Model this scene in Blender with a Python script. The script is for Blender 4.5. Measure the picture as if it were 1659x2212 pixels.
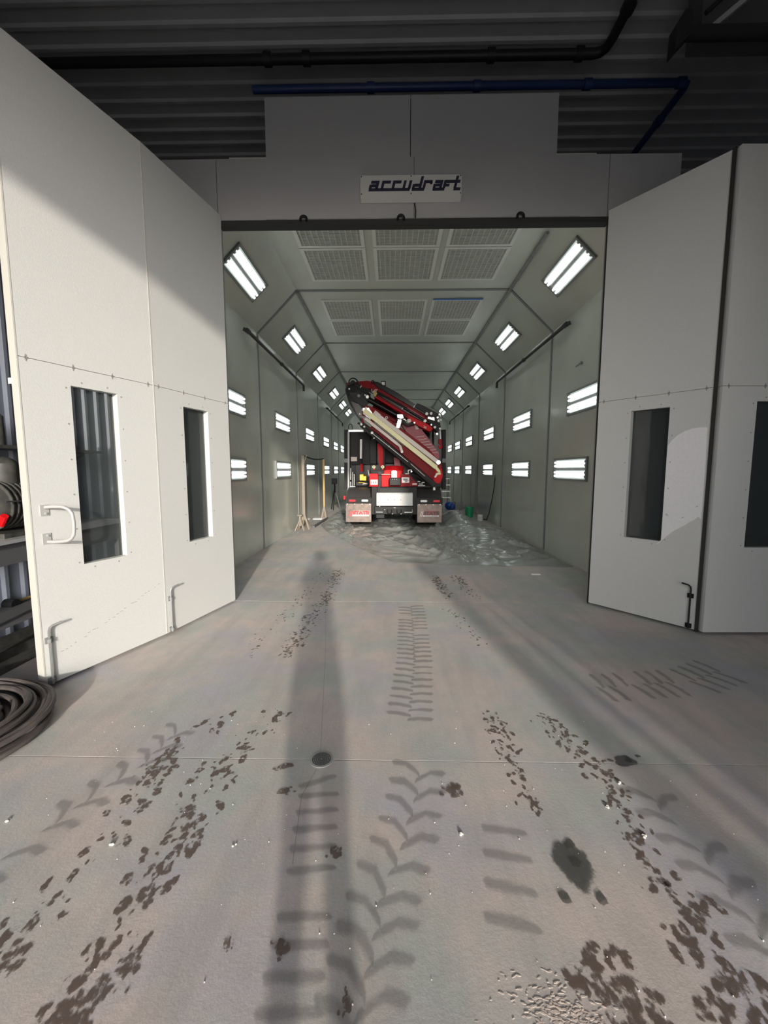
import bpy, math, random
from mathutils import Vector, Matrix, noise
random.seed(7)
R = math.radians
scene = bpy.context.scene
for o in list(bpy.data.objects):
    bpy.data.objects.remove(o)
COL = scene.collection

# ------------------------------------------------------------------ camera
FPX = 880.0
PITCH, YAW, CAMZ = R(5.8395), R(1.00385), 1.6
cd = bpy.data.cameras.new('camera')
cam = bpy.data.objects.new('camera', cd)
COL.objects.link(cam)
cam.location = (0, 0, CAMZ)
cam.rotation_euler = (math.pi / 2 - PITCH, 0, YAW)
cd.sensor_fit = 'HORIZONTAL'
cd.sensor_width = 36.0
cd.lens = 36.0 * FPX / 1659.0
cd.clip_start = 0.02
cd.clip_end = 200
scene.camera = cam

# ------------------------------------------------------------------ world, sun, exposure
SUN_H = Vector((-0.173, 0.985, 0)).normalized()
SUN_TAN = 0.21
w = bpy.data.worlds.new('sky')
scene.world = w
w.use_nodes = True
nt = w.node_tree
nt.nodes.clear()
out = nt.nodes.new('ShaderNodeOutputWorld')
bg = nt.nodes.new('ShaderNodeBackground')
sky = nt.nodes.new('ShaderNodeTexSky')
sky.sky_type = 'NISHITA'
sky.sun_disc = False
sky.sun_elevation = math.atan(SUN_TAN)
sky.sun_rotation = math.atan2(-SUN_H.x, -SUN_H.y)
sky.air_density = 1.0
sky.dust_density = 3.0
hs = nt.nodes.new('ShaderNodeHueSaturation')
hs.inputs['Saturation'].default_value = 0.35
tint = nt.nodes.new('ShaderNodeMix')
tint.data_type = 'RGBA'
tint.blend_type = 'MULTIPLY'
tint.inputs[0].default_value = 1.0
tint.inputs[7].default_value = (0.93, 0.98, 1.06, 1)
nt.links.new(sky.outputs[0], hs.inputs['Color'])
nt.links.new(hs.outputs[0], tint.inputs[6])
nt.links.new(tint.outputs[2], bg.inputs[0])
nt.links.new(bg.outputs[0], out.inputs[0])
bg.inputs[1].default_value = 0.32

sd = bpy.data.lights.new('sun', 'SUN')
sd.energy = 4.2
sd.angle = R(1.4)
sd.color = (1.0, 0.92, 0.80)
sun = bpy.data.objects.new('sun', sd)
COL.objects.link(sun)
sun.location = (3, -20, 6)
sun.rotation_euler = (SUN_H + Vector((0, 0, -SUN_TAN))).to_track_quat('-Z', 'Y').to_euler()

TUBE_EMIT = 3.4
vs = scene.view_settings
vs.view_transform = 'Standard'
vs.look = 'None'
vs.gamma = 1.0
vs.use_curve_mapping = False
vs.exposure = 0.0


# ------------------------------------------------------------------ pixel -> point at a chosen real distance
def ray(u, v):
    d = Vector(((u - 829.5) / FPX, -(v - 1106.0) / FPX, -1.0))
    return Matrix.Rotation(YAW, 3, 'Z') @ (Matrix.Rotation(math.pi / 2 - PITCH, 3, 'X') @ d)


def P(u, v, y):
    d = ray(u, v)
    return Vector((0, 0, CAMZ)) + d * (y / d.y)


def PX(u, v, x):
    d = ray(u, v)
    return Vector((0, 0, CAMZ)) + d * (x / d.x)


def PZ(u, v, z=0.0):
    d = ray(u, v)
    return Vector((0, 0, CAMZ)) + d * ((z - CAMZ) / d.z)


# ------------------------------------------------------------------ materials
MATS = {}


def mat(name, col, rough=0.5, metal=0.0, var=0.0, vscale=4.0, bump=0.0, bscale=40.0, coat=0.0, spec=0.5,
        emit=None, estr=0.0, alpha=1.0, col2=None):
    m = bpy.data.materials.new(name)
    m.use_nodes = True
    nt = m.node_tree
    b = nt.nodes['Principled BSDF']
    b.inputs['Base Color'].default_value = (*col, 1)
    b.inputs['Roughness'].default_value = rough
    b.inputs['Metallic'].default_value = metal
    b.inputs['Specular IOR Level'].default_value = spec
    b.inputs['Coat Weight'].default_value = coat
    b.inputs['Coat Roughness'].default_value = 0.08
    b.inputs['Alpha'].default_value = alpha
    if emit:
        b.inputs['Emission Color'].default_value = (*emit, 1)
        b.inputs['Emission Strength'].default_value = estr
    if var > 0 or bump > 0:
        g = nt.nodes.new('ShaderNodeNewGeometry')
    if var > 0:
        n = nt.nodes.new('ShaderNodeTexNoise')
        n.inputs['Scale'].default_value = vscale
        n.inputs['Detail'].default_value = 6
        nt.links.new(g.outputs['Position'], n.inputs['Vector'])
        mx = nt.nodes.new('ShaderNodeMix')
        mx.data_type = 'RGBA'
        a = tuple(c * (1 - var) for c in col)
        c2 = col2 if col2 else tuple(min(1, c * (1 + var)) for c in col)
        mx.inputs[6].default_value = (*a, 1)
        mx.inputs[7].default_value = (*c2, 1)
        mr = nt.nodes.new('ShaderNodeMapRange')
        mr.inputs[1].default_value = 0.3
        mr.inputs[2].default_value = 0.7
        nt.links.new(n.outputs['Fac'], mr.inputs[0])
        nt.links.new(mr.outputs[0], mx.inputs[0])
        nt.links.new(mx.outputs[2], b.inputs['Base Color'])
    if bump > 0:
        n2 = nt.nodes.new('ShaderNodeTexNoise')
        n2.inputs['Scale'].default_value = bscale
        n2.inputs['Detail'].default_value = 3
        nt.links.new(g.outputs['Position'], n2.inputs['Vector'])
        bp = nt.nodes.new('ShaderNodeBump')
        bp.inputs['Strength'].default_value = bump
        bp.inputs['Distance'].default_value = 0.01
        nt.links.new(n2.outputs['Fac'], bp.inputs['Height'])
        nt.links.new(bp.outputs[0], b.inputs['Normal'])
    MATS[name] = m
    return m


def floor_material():
    m = bpy.data.materials.new('stained_concrete')
    m.use_nodes = True
    nt = m.node_tree
    b = nt.nodes['Principled BSDF']
    g = nt.nodes.new('ShaderNodeNewGeometry')

    def nz(scale, detail=5, rough=0.6, off=0):
        mp = nt.nodes.new('ShaderNodeMapping')
        mp.inputs['Location'].default_value = (off, off * 1.7, 0)
        nt.links.new(g.outputs['Position'], mp.inputs[0])
        n = nt.nodes.new('ShaderNodeTexNoise')
        n.inputs['Scale'].default_value = scale
        n.inputs['Detail'].default_value = detail
        n.inputs['Roughness'].default_value = rough
        nt.links.new(mp.outputs[0], n.inputs['Vector'])
        return n

    def rng(src, a, c, lo=0.0, hi=1.0):
        r = nt.nodes.new('ShaderNodeMapRange')
        for i, v in enumerate((a, c, lo, hi)):
            r.inputs[1 + i].default_value = v
        nt.links.new(src, r.inputs[0])
        return r.outputs[0]

    def mix(fac, a, c, mode='MIX'):
        x = nt.nodes.new('ShaderNodeMix')
        x.data_type = 'RGBA'
        x.blend_type = mode
        if isinstance(fac, float):
            x.inputs[0].default_value = fac
        else:
            nt.links.new(fac, x.inputs[0])
        for i, s in ((6, a), (7, c)):
            if isinstance(s, tuple):
                x.inputs[i].default_value = (*s, 1)
            else:
                nt.links.new(s, x.inputs[i])
        return x.outputs[2]
    c = mix(rng(nz(1.3, 4).outputs['Fac'], .42, .58), (.68, .56, .515), (.455, .505, .475))
    c = mix(rng(nz(1.5, 4, off=9).outputs['Fac'], .5, .64, 0, .8), c, (.47, .455, .56))
    c = mix(rng(nz(3.2, 5, off=3).outputs['Fac'], .3, .75, 0, .45), c, (.41, .385, .37))
    c = mix(rng(nz(16, 6, .7, off=5).outputs['Fac'], .3, .7, 0, .35), c, (.62, .585, .56))
    c = mix(rng(nz(170, 2, off=2).outputs['Fac'], .35, .65, 0, .3), c, (.40, .385, .37))
    st_ = nz(1.0, 5, .65, off=4)
    st_.inputs['Vector'].links[0].from_node.inputs['Scale'].default_value = (5.5, .9, 1)
    c = mix(rng(st_.outputs['Fac'], .45, .72, 0, .5), c, (.36, .345, .335))
    c = mix(rng(nz(7, 6, .7, off=11).outputs['Fac'], .5, .75, 0, .4), c, (.42, .39, .365))
    nt.links.new(c, b.inputs['Base Color'])
    r = rng(nz(2.2, 4, off=7).outputs['Fac'], .3, .7, .55, .8)
    nt.links.new(r, b.inputs['Roughness'])
    b.inputs['Specular IOR Level'].default_value = .35
    bp = nt.nodes.new('ShaderNodeBump')
    bp.inputs['Strength'].default_value = .25
    bp.inputs['Distance'].default_value = .006
    nt.links.new(nz(60, 6, .7).outputs['Fac'], bp.inputs['Height'])
    nt.links.new(bp.outputs[0], b.inputs['Normal'])
    MATS['floor'] = m


def film_material(name, col, opacity, rough):
    m = bpy.data.materials.new(name)
    m.use_nodes = True
    nt = m.node_tree
    b = nt.nodes['Principled BSDF']
    b.inputs['Base Color'].default_value = (*col, 1)
    b.inputs['Roughness'].default_value = rough
    tr = nt.nodes.new('ShaderNodeBsdfTransparent')
    mx = nt.nodes.new('ShaderNodeMixShader')
    mx.inputs[0].default_value = opacity
    nt.links.new(tr.outputs[0], mx.inputs[1])
    nt.links.new(b.outputs[0], mx.inputs[2])
    nt.links.new(mx.outputs[0], nt.nodes['Material Output'].inputs[0])
    MATS[name] = m
    return m


def stain_material(name, col, opacity, rough, scale=30.0, lo=.3, hi=.5, amp=1.4):
    """dried or wet residue: opacity follows a per-vertex cover value broken up by noise"""
    m = film_material(name, col, opacity, rough)
    nt = m.node_tree
    g = nt.nodes.new('ShaderNodeNewGeometry')
    n = nt.nodes.new('ShaderNodeTexNoise')
    n.inputs['Scale'].default_value = scale
    n.inputs['Detail'].default_value = 6
    n.inputs['Roughness'].default_value = .65
    nt.links.new(g.outputs['Position'], n.inputs['Vector'])
    at = nt.nodes.new('ShaderNodeAttribute')
    at.attribute_name = 'cover'

    def mth(op, a, b):
        x = nt.nodes.new('ShaderNodeMath')
        x.operation = op
        for k, v in enumerate((a, b)):
            if isinstance(v, float):
                x.inputs[k].default_value = v
            else:
                nt.links.new(v, x.inputs[k])
        return x.outputs[0]
    v = mth('ADD', at.outputs['Fac'], mth('MULTIPLY', mth('SUBTRACT', n.outputs['Fac'], .5), amp))
    r = nt.nodes.new('ShaderNodeMapRange')
    r.interpolation_type = 'SMOOTHSTEP'
    for k, x in enumerate((lo, hi, 0.0, opacity)):
        r.inputs[1 + k].default_value = x
    nt.links.new(v, r.inputs[0])
    mx = [x for x in nt.nodes if x.type == 'MIX_SHADER'][0]
    nt.links.new(r.outputs[0], mx.inputs[0])
    return m


floor_material()
mat('door_white', (.57, .575, .565), .45, var=.03, vscale=90, bump=.12, bscale=140)
mat('door_edge', (.52, .51, .47), .5)
mat('fascia_white', (.34, .34, .345), .5, var=.03, vscale=3)  # same white as the doors, darkened: dim upper hall put into the colour
mat('booth_white', (.57, .60, .54), .22, var=.06, vscale=1.1, coat=.25, bump=.02, bscale=3)
mat('booth_ceiling', (.54, .56, .50), .30, var=.06, vscale=1.3)
mat('galvanised', (.30, .31, .31), .45, .3, var=.15, vscale=12)
mat('seam_steel', (.24, .255, .25), .5, .2)
mat('black_metal', (.010, .010, .011), .5, spec=.25)
mat('black_gloss', (.008, .008, .009), .22, spec=.25)
mat('black_rubber', (.02, .02, .02), .75)
mat('black_plastic', (.014, .015, .016), .45, spec=.25)
mat('hall_ceiling', (.62, .62, .63), .55, .0, var=.05, vscale=2)
mat('hall_wall', (.38, .42, .50), .5, .0, var=.06, vscale=3)
mat('hall_dark', (.12, .12, .125), .6)
mat('pipe_black', (.03, .028, .03), .45)
mat('pipe_blue', (.03, .06, .20), .4)
mat('red_paint', (.24, .005, .010), .45, spec=.14)
mat('red_bright', (.62, .008, .014), .45, spec=.15)  # brighter red; on crane base and column it paints in the sunlight
mat('red_glare', (.38, .07, .095), .4, spec=.3)  # crane red washed pink, light glare put into the colour
mat('red_lens', (.7, .02, .03), .2, coat=.5)
mat('white_paint', (.80, .79, .77), .35)
mat('white_plastic', (.85, .85, .84), .4)
mat('cream_pipe', (.82, .76, .42), .4)
mat('pink_white', (.66, .56, .52), .4)
mat('steel', (.55, .56, .56), .3, .8)
mat('chrome', (.75, .75, .75), .15, 1.0)
mat('flap_steel', (.15, .12, .105), .38, .7, var=.25, vscale=9, bump=.1, bscale=6)
mat('galv_plate', (.52, .52, .52), .5, .1, var=.18, vscale=45)
mat('fender', (.07, .065, .065), .32, .3, spec=.35)
mat('yellow', (.85, .55, .02), .4)
mat('sign_ink', (.010, .011, .035), .5)
mat('sign_white', (.52, .52, .50), .4)
mat('text_red', (.62, .05, .06), .4)
mat('tube_light', (1, 1, 1), .4, emit=(.93, 1.0, .97), estr=TUBE_EMIT)
mat('reflector', (.42, .45, .44), .4, .0)
mat('filter_pad', (.40, .41, .37), .9, var=.15, vscale=14, bump=.2, bscale=60)
mat('filter_frame', (.70, .71, .66), .45)
mat('blue_tape', (.02, .17, .60), .5)
mat('green_plastic', (.01, .28, .12), .4)
mat('blue_plastic', (.01, .06, .28), .4)
mat('hose_rubber', (.085, .072, .068), .6, var=.35, vscale=7)
mat('wood_tan', (.24, .205, .165), .6, var=.1, vscale=12)
mat('wood_yellow', (.42, .28, .10), .5)
mat('grey_paint', (.22, .23, .23), .5)
mat('cast_iron', (.12, .125, .125), .5, .5)
mat('drain_ring', (.42, .42, .41), .5, .3)
mat('dark_void', (.01, .01, .01), .9)
mat('apron', (.36, .35, .33), .8, var=.1, vscale=2)
mat('peeled_film', (.79, .78, .80), .5, var=.03, vscale=50)
mat('skin', (.55, .36, .28), .5)
mat('cloth_dark', (.05, .055, .07), .8)
mat('hair', (.04, .03, .025), .6)
mat('handle_grey', (.46, .46, .45), .35, .2)
mat('scratch', (.30, .29, .28), .6)
mat('bench_top', (.55, .56, .57), .35, .3)
mat('machine_dark', (.06, .06, .055), .5, var=.4, vscale=14)
mat('debris', (.75, .72, .68), .6)
film_material('window_glass', (.05, .06, .06), .42, .04)
film_material('poly_film', (.42, .44, .42), .62, .17)
stain_material('mud_wet', (.14, .102, .084), .8, .5, 34, .72, 1.02, 2.6)
stain_material('tread_faint', (.27, .255, .255), .36, .65, 8, .15, .8, 1.1)
stain_material('oil', (.07, .072, .066), .7, .45, 30, .4, .9, 1.6)
stain_material('mud_dry', (.20, .155, .125), .7, .75, 50, .55, .9, 2.2)
mat('salt', (.60, .51, .455), .9, var=.2, vscale=60)


# ------------------------------------------------------------------ mesh builder
def axes(d):
    d = d.normalized()
    up = Vector((0, 0, 1)) if abs(d.z) < .95 else Vector((1, 0, 0))
    a = d.cross(up).normalized()
    return a, a.cross(d).normalized()


class MB:
    def __init__(s):
        s.v = []
        s.f = []

    def add(s, vs, fs):
        n = len(s.v)
        s.v += [Vector(v) for v in vs]
        s.f += [tuple(i + n for i in f) for f in fs]
        return s

    def box(s, x0, x1, y0, y1, z0, z1):
        if x0 > x1: x0, x1 = x1, x0
        if y0 > y1: y0, y1 = y1, y0
        if z0 > z1: z0, z1 = z1, z0
        return s.add([(x0, y0, z0), (x1, y0, z0), (x1, y1, z0), (x0, y1, z0), (x0, y0, z1), (x1, y0, z1), (x1, y1, z1), (x0, y1, z1)],
                     [(0, 3, 2, 1), (4, 5, 6, 7), (0, 1, 5, 4), (1, 2, 6, 5), (2, 3, 7, 6), (3, 0, 4, 7)])

    def prism(s, poly, y0, y1):
        """poly of (x, z), extruded along y"""
        a = sum(poly[i][0] * poly[(i + 1) % len(poly)][1] - poly[(i + 1) % len(poly)][0] * poly[i][1] for i in range(len(poly)))
        if a < 0: poly = poly[::-1]
        n = len(poly)
        vs = [(p[0], y0, p[1]) for p in poly] + [(p[0], y1, p[1]) for p in poly]
        fs = [tuple(range(n)), tuple(range(2 * n - 1, n - 1, -1))]
        for i in range(n):
            j = (i + 1) % n
            fs.append((i, n + i, n + j, j))
        return s.add(vs, fs)

    def flat(s, poly, z0, z1):
        """poly of (x, y), extruded along z"""
        a = sum(poly[i][0] * poly[(i + 1) % len(poly)][1] - poly[(i + 1) % len(poly)][0] * poly[i][1] for i in range(len(poly)))
        if a < 0: poly = poly[::-1]
        n = len(poly)
        vs = [(p[0], p[1], z1) for p in poly] + [(p[0], p[1], z0) for p in poly]
        fs = [tuple(range(n))]
        for i in range(n):
            j = (i + 1) % n
            fs.append((i, n + i, n + j, j))
        return s.add(vs, fs)

    def cyl(s, p0, p1, r, n=12, r1=None, cap=True):
        p0, p1 = Vector(p0), Vector(p1)
        r1 = r if r1 is None else r1
        a, b = axes(p1 - p0)
        vs = []
        for p, q in ((p0, r), (p1, r1)):
            for i in range(n):
                t = 2 * math.pi * i / n
                vs.append(p + (a * math.cos(t) + b * math.sin(t)) * q)
        fs = [(i, n + i, n + (i + 1) % n, (i + 1) % n) for i in range(n)]
        if cap: fs += [tuple(range(n)), tuple(range(2 * n - 1, n - 1, -1))]
        return s.add(vs, fs)

    def tube(s, pts, r, n=8):
        pts = [Vector(p) for p in pts]
        vs, fs = [], []
        pa = None
        for k, p in enumerate(pts):
            d = (pts[min(k + 1, len(pts) - 1)] - pts[max(k - 1, 0)]).normalized()
            if pa is None:
                a, b = axes(d)
            else:
                a = (pa - d * pa.dot(d)).normalized()
                b = a.cross(d)
            pa = a
            for i in range(n):
                t = 2 * math.pi * i / n
                vs.append(p + (a * math.cos(t) + b * math.sin(t)) * r)
        for k in range(len(pts) - 1):
            for i in range(n):
                fs.append((k * n + i, (k + 1) * n + i, (k + 1) * n + (i + 1) % n, k * n + (i + 1) % n))
        fs += [tuple(range(n)), tuple(range(len(vs) - 1, len(vs) - n - 1, -1))]
        return s.add(vs, fs)

    def bar(s, p0, p1, w, h, up=(0, 0, 1)):
        p0, p1 = Vector(p0), Vector(p1)
        d = (p1 - p0).normalized()
        a = d.cross(Vector(up)).normalized() * w / 2
        b = a.cross(d).normalized() * h / 2
        vs = [p + sa * a + sb * b for p in (p0, p1) for sa, sb in ((-1, -1), (1, -1), (1, 1), (-1, 1))]
        return s.add(vs, [(0, 1, 2, 3), (7, 6, 5, 4), (0, 4, 5, 1), (1, 5, 6, 2), (2, 6, 7, 3), (3, 7, 4, 0)])

    def lathe(s, c, prof, axis='Z', n=24):
        vs, fs = [], []
        for r, h in prof:
            for i in range(n):
                t = 2 * math.pi * i / n
                q = (r * math.cos(t), r * math.sin(t), h)
                if axis == 'X': q = (q[2], q[0], q[1])
                elif axis == 'Y': q = (q[0], q[2], q[1])
                vs.append(Vector(c) + Vector(q))
        for k in range(len(prof) - 1):
            for i in range(n):
                fs.append((k * n + i, k * n + (i + 1) % n, (k + 1) * n + (i + 1) % n, (k + 1) * n + i))
        fs += [tuple(range(n - 1, -1, -1)), tuple(range(len(vs) - n, len(vs)))]
        return s.add(vs, fs)

    def sphere(s, c, r, n=12, sq=(1, 1, 1)):
        prof = [(max(1e-4, math.sin(math.pi * k / (n // 2))) * r, -math.cos(math.pi * k / (n // 2)) * r) for k in range(n // 2 + 1)]
        m = MB().lathe((0, 0, 0), prof, n=n)
        return s.add([Vector(c) + Vector((v.x * sq[0], v.y * sq[1], v.z * sq[2])) for v in m.v], m.f)

    def xf(s, M):
        s.v = [M @ v for v in s.v]
        return s

    def mesh(s, name, m, off=(0, 0, 0), smooth=False):
        me = bpy.data.meshes.new(name)
        o = Vector(off)
        me.from_pydata([tuple(v - o) for v in s.v], [], s.f)
        me.update()
        import bmesh
        bm = bmesh.new()
        bm.from_mesh(me)
        bmesh.ops.recalc_face_normals(bm, faces=bm.faces)
        bm.to_mesh(me)
        bm.free()
        if smooth:
            for p in me.polygons: p.use_smooth = True
            try:
                me.set_sharp_from_angle(angle=R(40))
            except Exception:
                pass
        me.materials.append(MATS[m] if isinstance(m, str) else m)
        return me

    def build(s, name, m, parent=None, smooth=False, label=None, bevel=0.0):
        if parent is None:
            xs = [v.x for v in s.v]; ys = [v.y for v in s.v]; zs = [v.z for v in s.v]
            off = Vector(((min(xs) + max(xs)) / 2, (min(ys) + max(ys)) / 2, min(zs)))
        else:
            off = Vector((0, 0, 0))
            p = parent
            while p:
                off += p.location
                p = p.parent
        o = bpy.data.objects.new(name, s.mesh(name, m, off, smooth))
        COL.objects.link(o)
        if parent is None:
            o.location = off
        else:
            o.parent = parent
        if label: o['label'] = label
        if bevel:
            bv = o.modifiers.new('bevel', 'BEVEL')
            bv.width = bevel
            bv.segments = 2
            bv.limit_method = 'ANGLE'
        return o


def tag(o, label=None, cat=None, group=None, kind=None):
    if label: o['label'] = label
    if cat: o['category'] = cat
    if group: o['group'] = group
    if kind: o['kind'] = kind
    return o


def thing(name, loc, label=None, cat=None, group=None, kind=None, M=None):
    o = bpy.data.objects.new(name, None)
    o.empty_display_size = .1
    COL.objects.link(o)
    if M is not None:
        o.matrix_world = M
    else:
        o.location = loc
    return tag(o, label, cat, group, kind)


def part(name, me, parent, label=None):
    o = bpy.data.objects.new(name, me)
    COL.objects.link(o)
    o.parent = parent
    if label: o['label'] = label
    return o


def arc(c, r, a0, a1, n):
    return [(c[0] + r * math.cos(R(a0 + (a1 - a0) * i / n)), c[1] + r * math.sin(R(a0 + (a1 - a0) * i / n))) for i in range(n + 1)]


def text_mesh(txt, size, m, bold=0.0, shear=0.0, extrude=.002):
    cu = bpy.data.curves.new('lettering', 'FONT')
    cu.body = txt
    cu.size = size
    cu.offset = bold
    cu.shear = shear
    cu.extrude = extrude
    cu.resolution_u = 3
    ob = bpy.data.objects.new('lettering', cu)
    COL.objects.link(ob)
    bpy.context.view_layer.update()
    me = bpy.data.meshes.new_from_object(ob.evaluated_get(bpy.context.evaluated_depsgraph_get()))
    bpy.data.objects.remove(ob)
    mb = MB()
    mb.add([v.co for v in me.vertices], [tuple(p.vertices) for p in me.polygons])
    return mb


# ================================================================== STRUCTURE
ZC = 7.6            # hall ceiling
YF = 4.83           # booth front
XL, XR = -2.61, 3.10
WT = 4.25           # booth wall top
CZ = 5.04           # booth ceiling
CL, CR = -1.83, 2.27
BAYS = [4.93, 8.2, 11.45, 14.7, 17.95, 20.3, 22.9]
HXL, HXR, HY0, HY1 = -9.0, 9.0, -3.0, 25.0
PWX, PWH = -3.72, 4.4     # ribbed partition wall on the left
DOOR_L, DOOR_R, DOOR_T = -2.4, 2.85, 4.8

# floor: slabs with recessed joints
fl = thing('floor', (0, 0, 0), 'grey concrete floor with pinkish and greenish patches and tyre marks', kind='structure')
MB().box(HXL - .3, HXR + .3, HY0 - .2, HY1 + .3, -.25, -.03).build('slab_base', 'hall_dark', fl)
g = .003
for (x0, x1, y0, y1) in ((HXL - .3, HXR + .3, HY0, 2.105), (HXL - .3, HXR + .3, 2.105, 4.85), (HXL - .3, XL - .1, 4.85, HY1 + .3),
                         (XL - .1, XR + .1, 4.85, HY1 + .3), (XR + .1, HXR + .3, 4.85, HY1 + .3)):
    MB().box(x0 + g, x1 - g, y0 + g, y1 - g, -.03, 0).build('slab', 'floor', fl)
MB().box(-60, 60, -80, HY0, -.25, -.02).build('floor_apron', 'apron')['kind'] = 'structure'
bpy.data.objects['floor_apron']['label'] = 'concrete yard outside the hall entrance'


# hall ceiling: ribbed metal liner
def ribbed(p_fn, length, n_ribs, pitch, depth):
    prof = []
    for k in range(n_ribs):
        b = k * pitch
        prof += [(b, 0), (b + pitch * .66, 0), (b + pitch * .74, depth), (b + pitch * .92, depth)]
    prof.append((n_ribs * pitch, 0))
    vs, fs = [], []
    for (t, d) in prof:
        vs += [p_fn(t, d, 0), p_fn(t, d, length)]
    for i in range(len(prof) - 1):
        fs.append((2 * i, 2 * i + 1, 2 * i + 3, 2 * i + 2))
    return MB().add(vs, fs)


cl = thing('ceiling_hall', (0, 0, ZC), 'dark ribbed metal hall ceiling high above the booth', kind='structure')
for k in range(14):
    y0 = HY0 + k * 2.0
    ribbed(lambda t, d, l: (HXL + l, y0 + t, ZC - d), HXR - HXL, 7, 2.0 / 7, .035).build('ceiling_sheet', 'hall_ceiling', cl)
MB().box(HXL - .2, HXR + .2, HY0 - .2, HY1 + .2, ZC + .01, ZC + .2).build('roof_deck', 'hall_dark', cl)

wl = thing('wall_partition', (PWX, 0, 0), 'blue-grey ribbed metal partition wall left of the booth doors', kind='structure')
for k in range(7):
    y0 = HY0 + k * 1.6
    ribbed(lambda t, d, l: (PWX + d, y0 + t, l), PWH, 8, .2, .03).build('wall_sheet', 'hall_wall', wl)
MB().box(PWX - .1, PWX - .01, HY0, HY0 + 11.2, 0, PWH).build('wall_backing', 'hall_dark', wl)
tag(MB().box(HXL - .2, HXL, HY0, HY1, 0, ZC).build('wall_hall_left', 'hall_wall'), 'far left hall wall', kind='structure')
tag(MB().box(HXR, HXR + .2, HY0, HY1, 0, ZC).build('wall_hall_right', 'hall_wall'), 'far right hall wall', kind='structure')
tag(MB().box(HXL, HXR, HY1, HY1 + .2, 0, ZC).build('wall_hall_back', 'hall_wall'), 'rear hall wall behind the booth', kind='structure')
fw = thing('wall_hall_front', (0, HY0, 0), 'hall wall behind the viewer with the open vehicle entrance', kind='structure')
MB().box(HXL - .2, DOOR_L, HY0 - .2, HY0, 0, ZC).build('wall_section', 'hall_wall', fw)
MB().box(DOOR_R, HXR + .2, HY0 - .2, HY0, 0, ZC).build('wall_section', 'hall_wall', fw)
MB().box(DOOR_L, DOOR_R, HY0 - .2, HY0, DOOR_T, ZC).build('wall_section', 'hall_wall', fw)
# added unseen slatted blocker at the entrance, cuts the sun into thin floor stripes
br = thing('sun_stripe_blocker', (2.5, HY0 - .35, 0), 'added slatted sun blocker out of view at the right side of the hall entrance', 'light blocker')
for a, b in ((2.16, 2.415), (2.46, 2.625), (2.67, 2.86)):
    MB().box(a, b, HY0 - .37, HY0 - .33, 0.05, 2.2).build('slat', 'grey_paint', br)
for z in (.0, 2.2):
    MB().box(2.16, 2.86, HY0 - .38, HY0 - .32, z, z + .05).build('rail', 'grey_paint', br)

# booth shell -------------------------------------------------------------
bl = thing('wall_left', (XL, 5, 0), 'left booth wall of pale green-white enamel panels', kind='structure')
brt = thing('wall_right', (XR, 5, 0), 'right booth wall of pale green-white enamel panels', kind='structure')
sl = thing('wall_slope_left', (XL, 5, WT), 'sloped left cornice of the booth holding angled lights', kind='structure')
sr = thing('wall_slope_right', (XR, 5, WT), 'sloped right cornice of the booth holding angled lights', kind='structure')
bc = thing('ceiling', (0, 5, CZ), 'flat booth ceiling with filter panels', kind='structure')
for i in range(6):
    y0, y1 = BAYS[i] + .004, BAYS[i + 1] - .004
    MB().box(XL - .06, XL, y0, y1, 0, WT).build('wall_panel', 'booth_white', bl)
    MB().box(XR, XR + .06, y0, y1, 0, WT).build('wall_panel', 'booth_white', brt)
    MB().prism([(XL, WT), (CL, CZ), (CL - .05, CZ + .05), (XL - .06, WT)], y0, y1).build('slope_panel', 'booth_white', sl)
    MB().prism([(XR, WT), (CR, CZ), (CR + .05, CZ + .05), (XR + .06, WT)], y0, y1).build('slope_panel', 'booth_white', sr)
    MB().box(CL, CR, y0, y1, CZ, CZ + .06).build('ceiling_panel', 'booth_ceiling', bc)
for i in range(1, 6):
    y, t = BAYS[i], .035
    MB().box(XL - .06, XL + .012, y - t, y + t, 0, WT).build('seam_trim', 'seam_steel', bl)
    MB().box(XR - .012, XR + .06, y - t, y + t, 0, WT).build('seam_trim', 'seam_steel', brt)
    MB().prism([(XL + .012, WT), (CL + .012, CZ - .014), (CL - .05, CZ + .05), (XL - .06, WT)], y - t, y + t).build('seam_trim', 'seam_steel', sl)
    MB().prism([(XR - .012, WT), (CR - .012, CZ - .014), (CR + .05, CZ + .05), (XR + .06, WT)], y - t, y + t).build('seam_trim', 'seam_steel', sr)
    MB().box(CL, CR, y - t, y + t, CZ - .014, CZ + .06).build('seam_trim', 'seam_steel', bc)
# crease angles along the ceiling edge and a thin conduit
MB().cyl((CL + .02, 8.2, CZ - .03), (CL + .02, 22.9, CZ - .03), .022, 8).build('corner_conduit', 'galvanised', sl)
MB().cyl((CR - .02, 6.3, CZ - .03), (CR - .02, 22.9, CZ - .03), .022, 8).build('corner_conduit', 'galvanised', sr)
bw = thing('wall_back', (0, 22.9, 0), 'rear booth wall behind the truck', kind='structure')
for a, b in ((XL, -1.2), (-1.2, .25), (.25, 1.7), (1.7, XR)):
    MB().box(a + .004, b - .004, 22.9, 22.96, 0, WT).build('wall_panel', 'booth_white', bw)
MB().prism([(XL, WT), (XR, WT), (CR, CZ), (CL, CZ)], 22.9, 22.96).build('wall_panel', 'booth_white', bw)
# roof skin so no light leaks in from above the booth
MB().box(XL - .2, XR + .2, 5.74, 23.1, CZ + .10, CZ + .14).build('roof_skin', 'hall_dark', bc)

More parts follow.
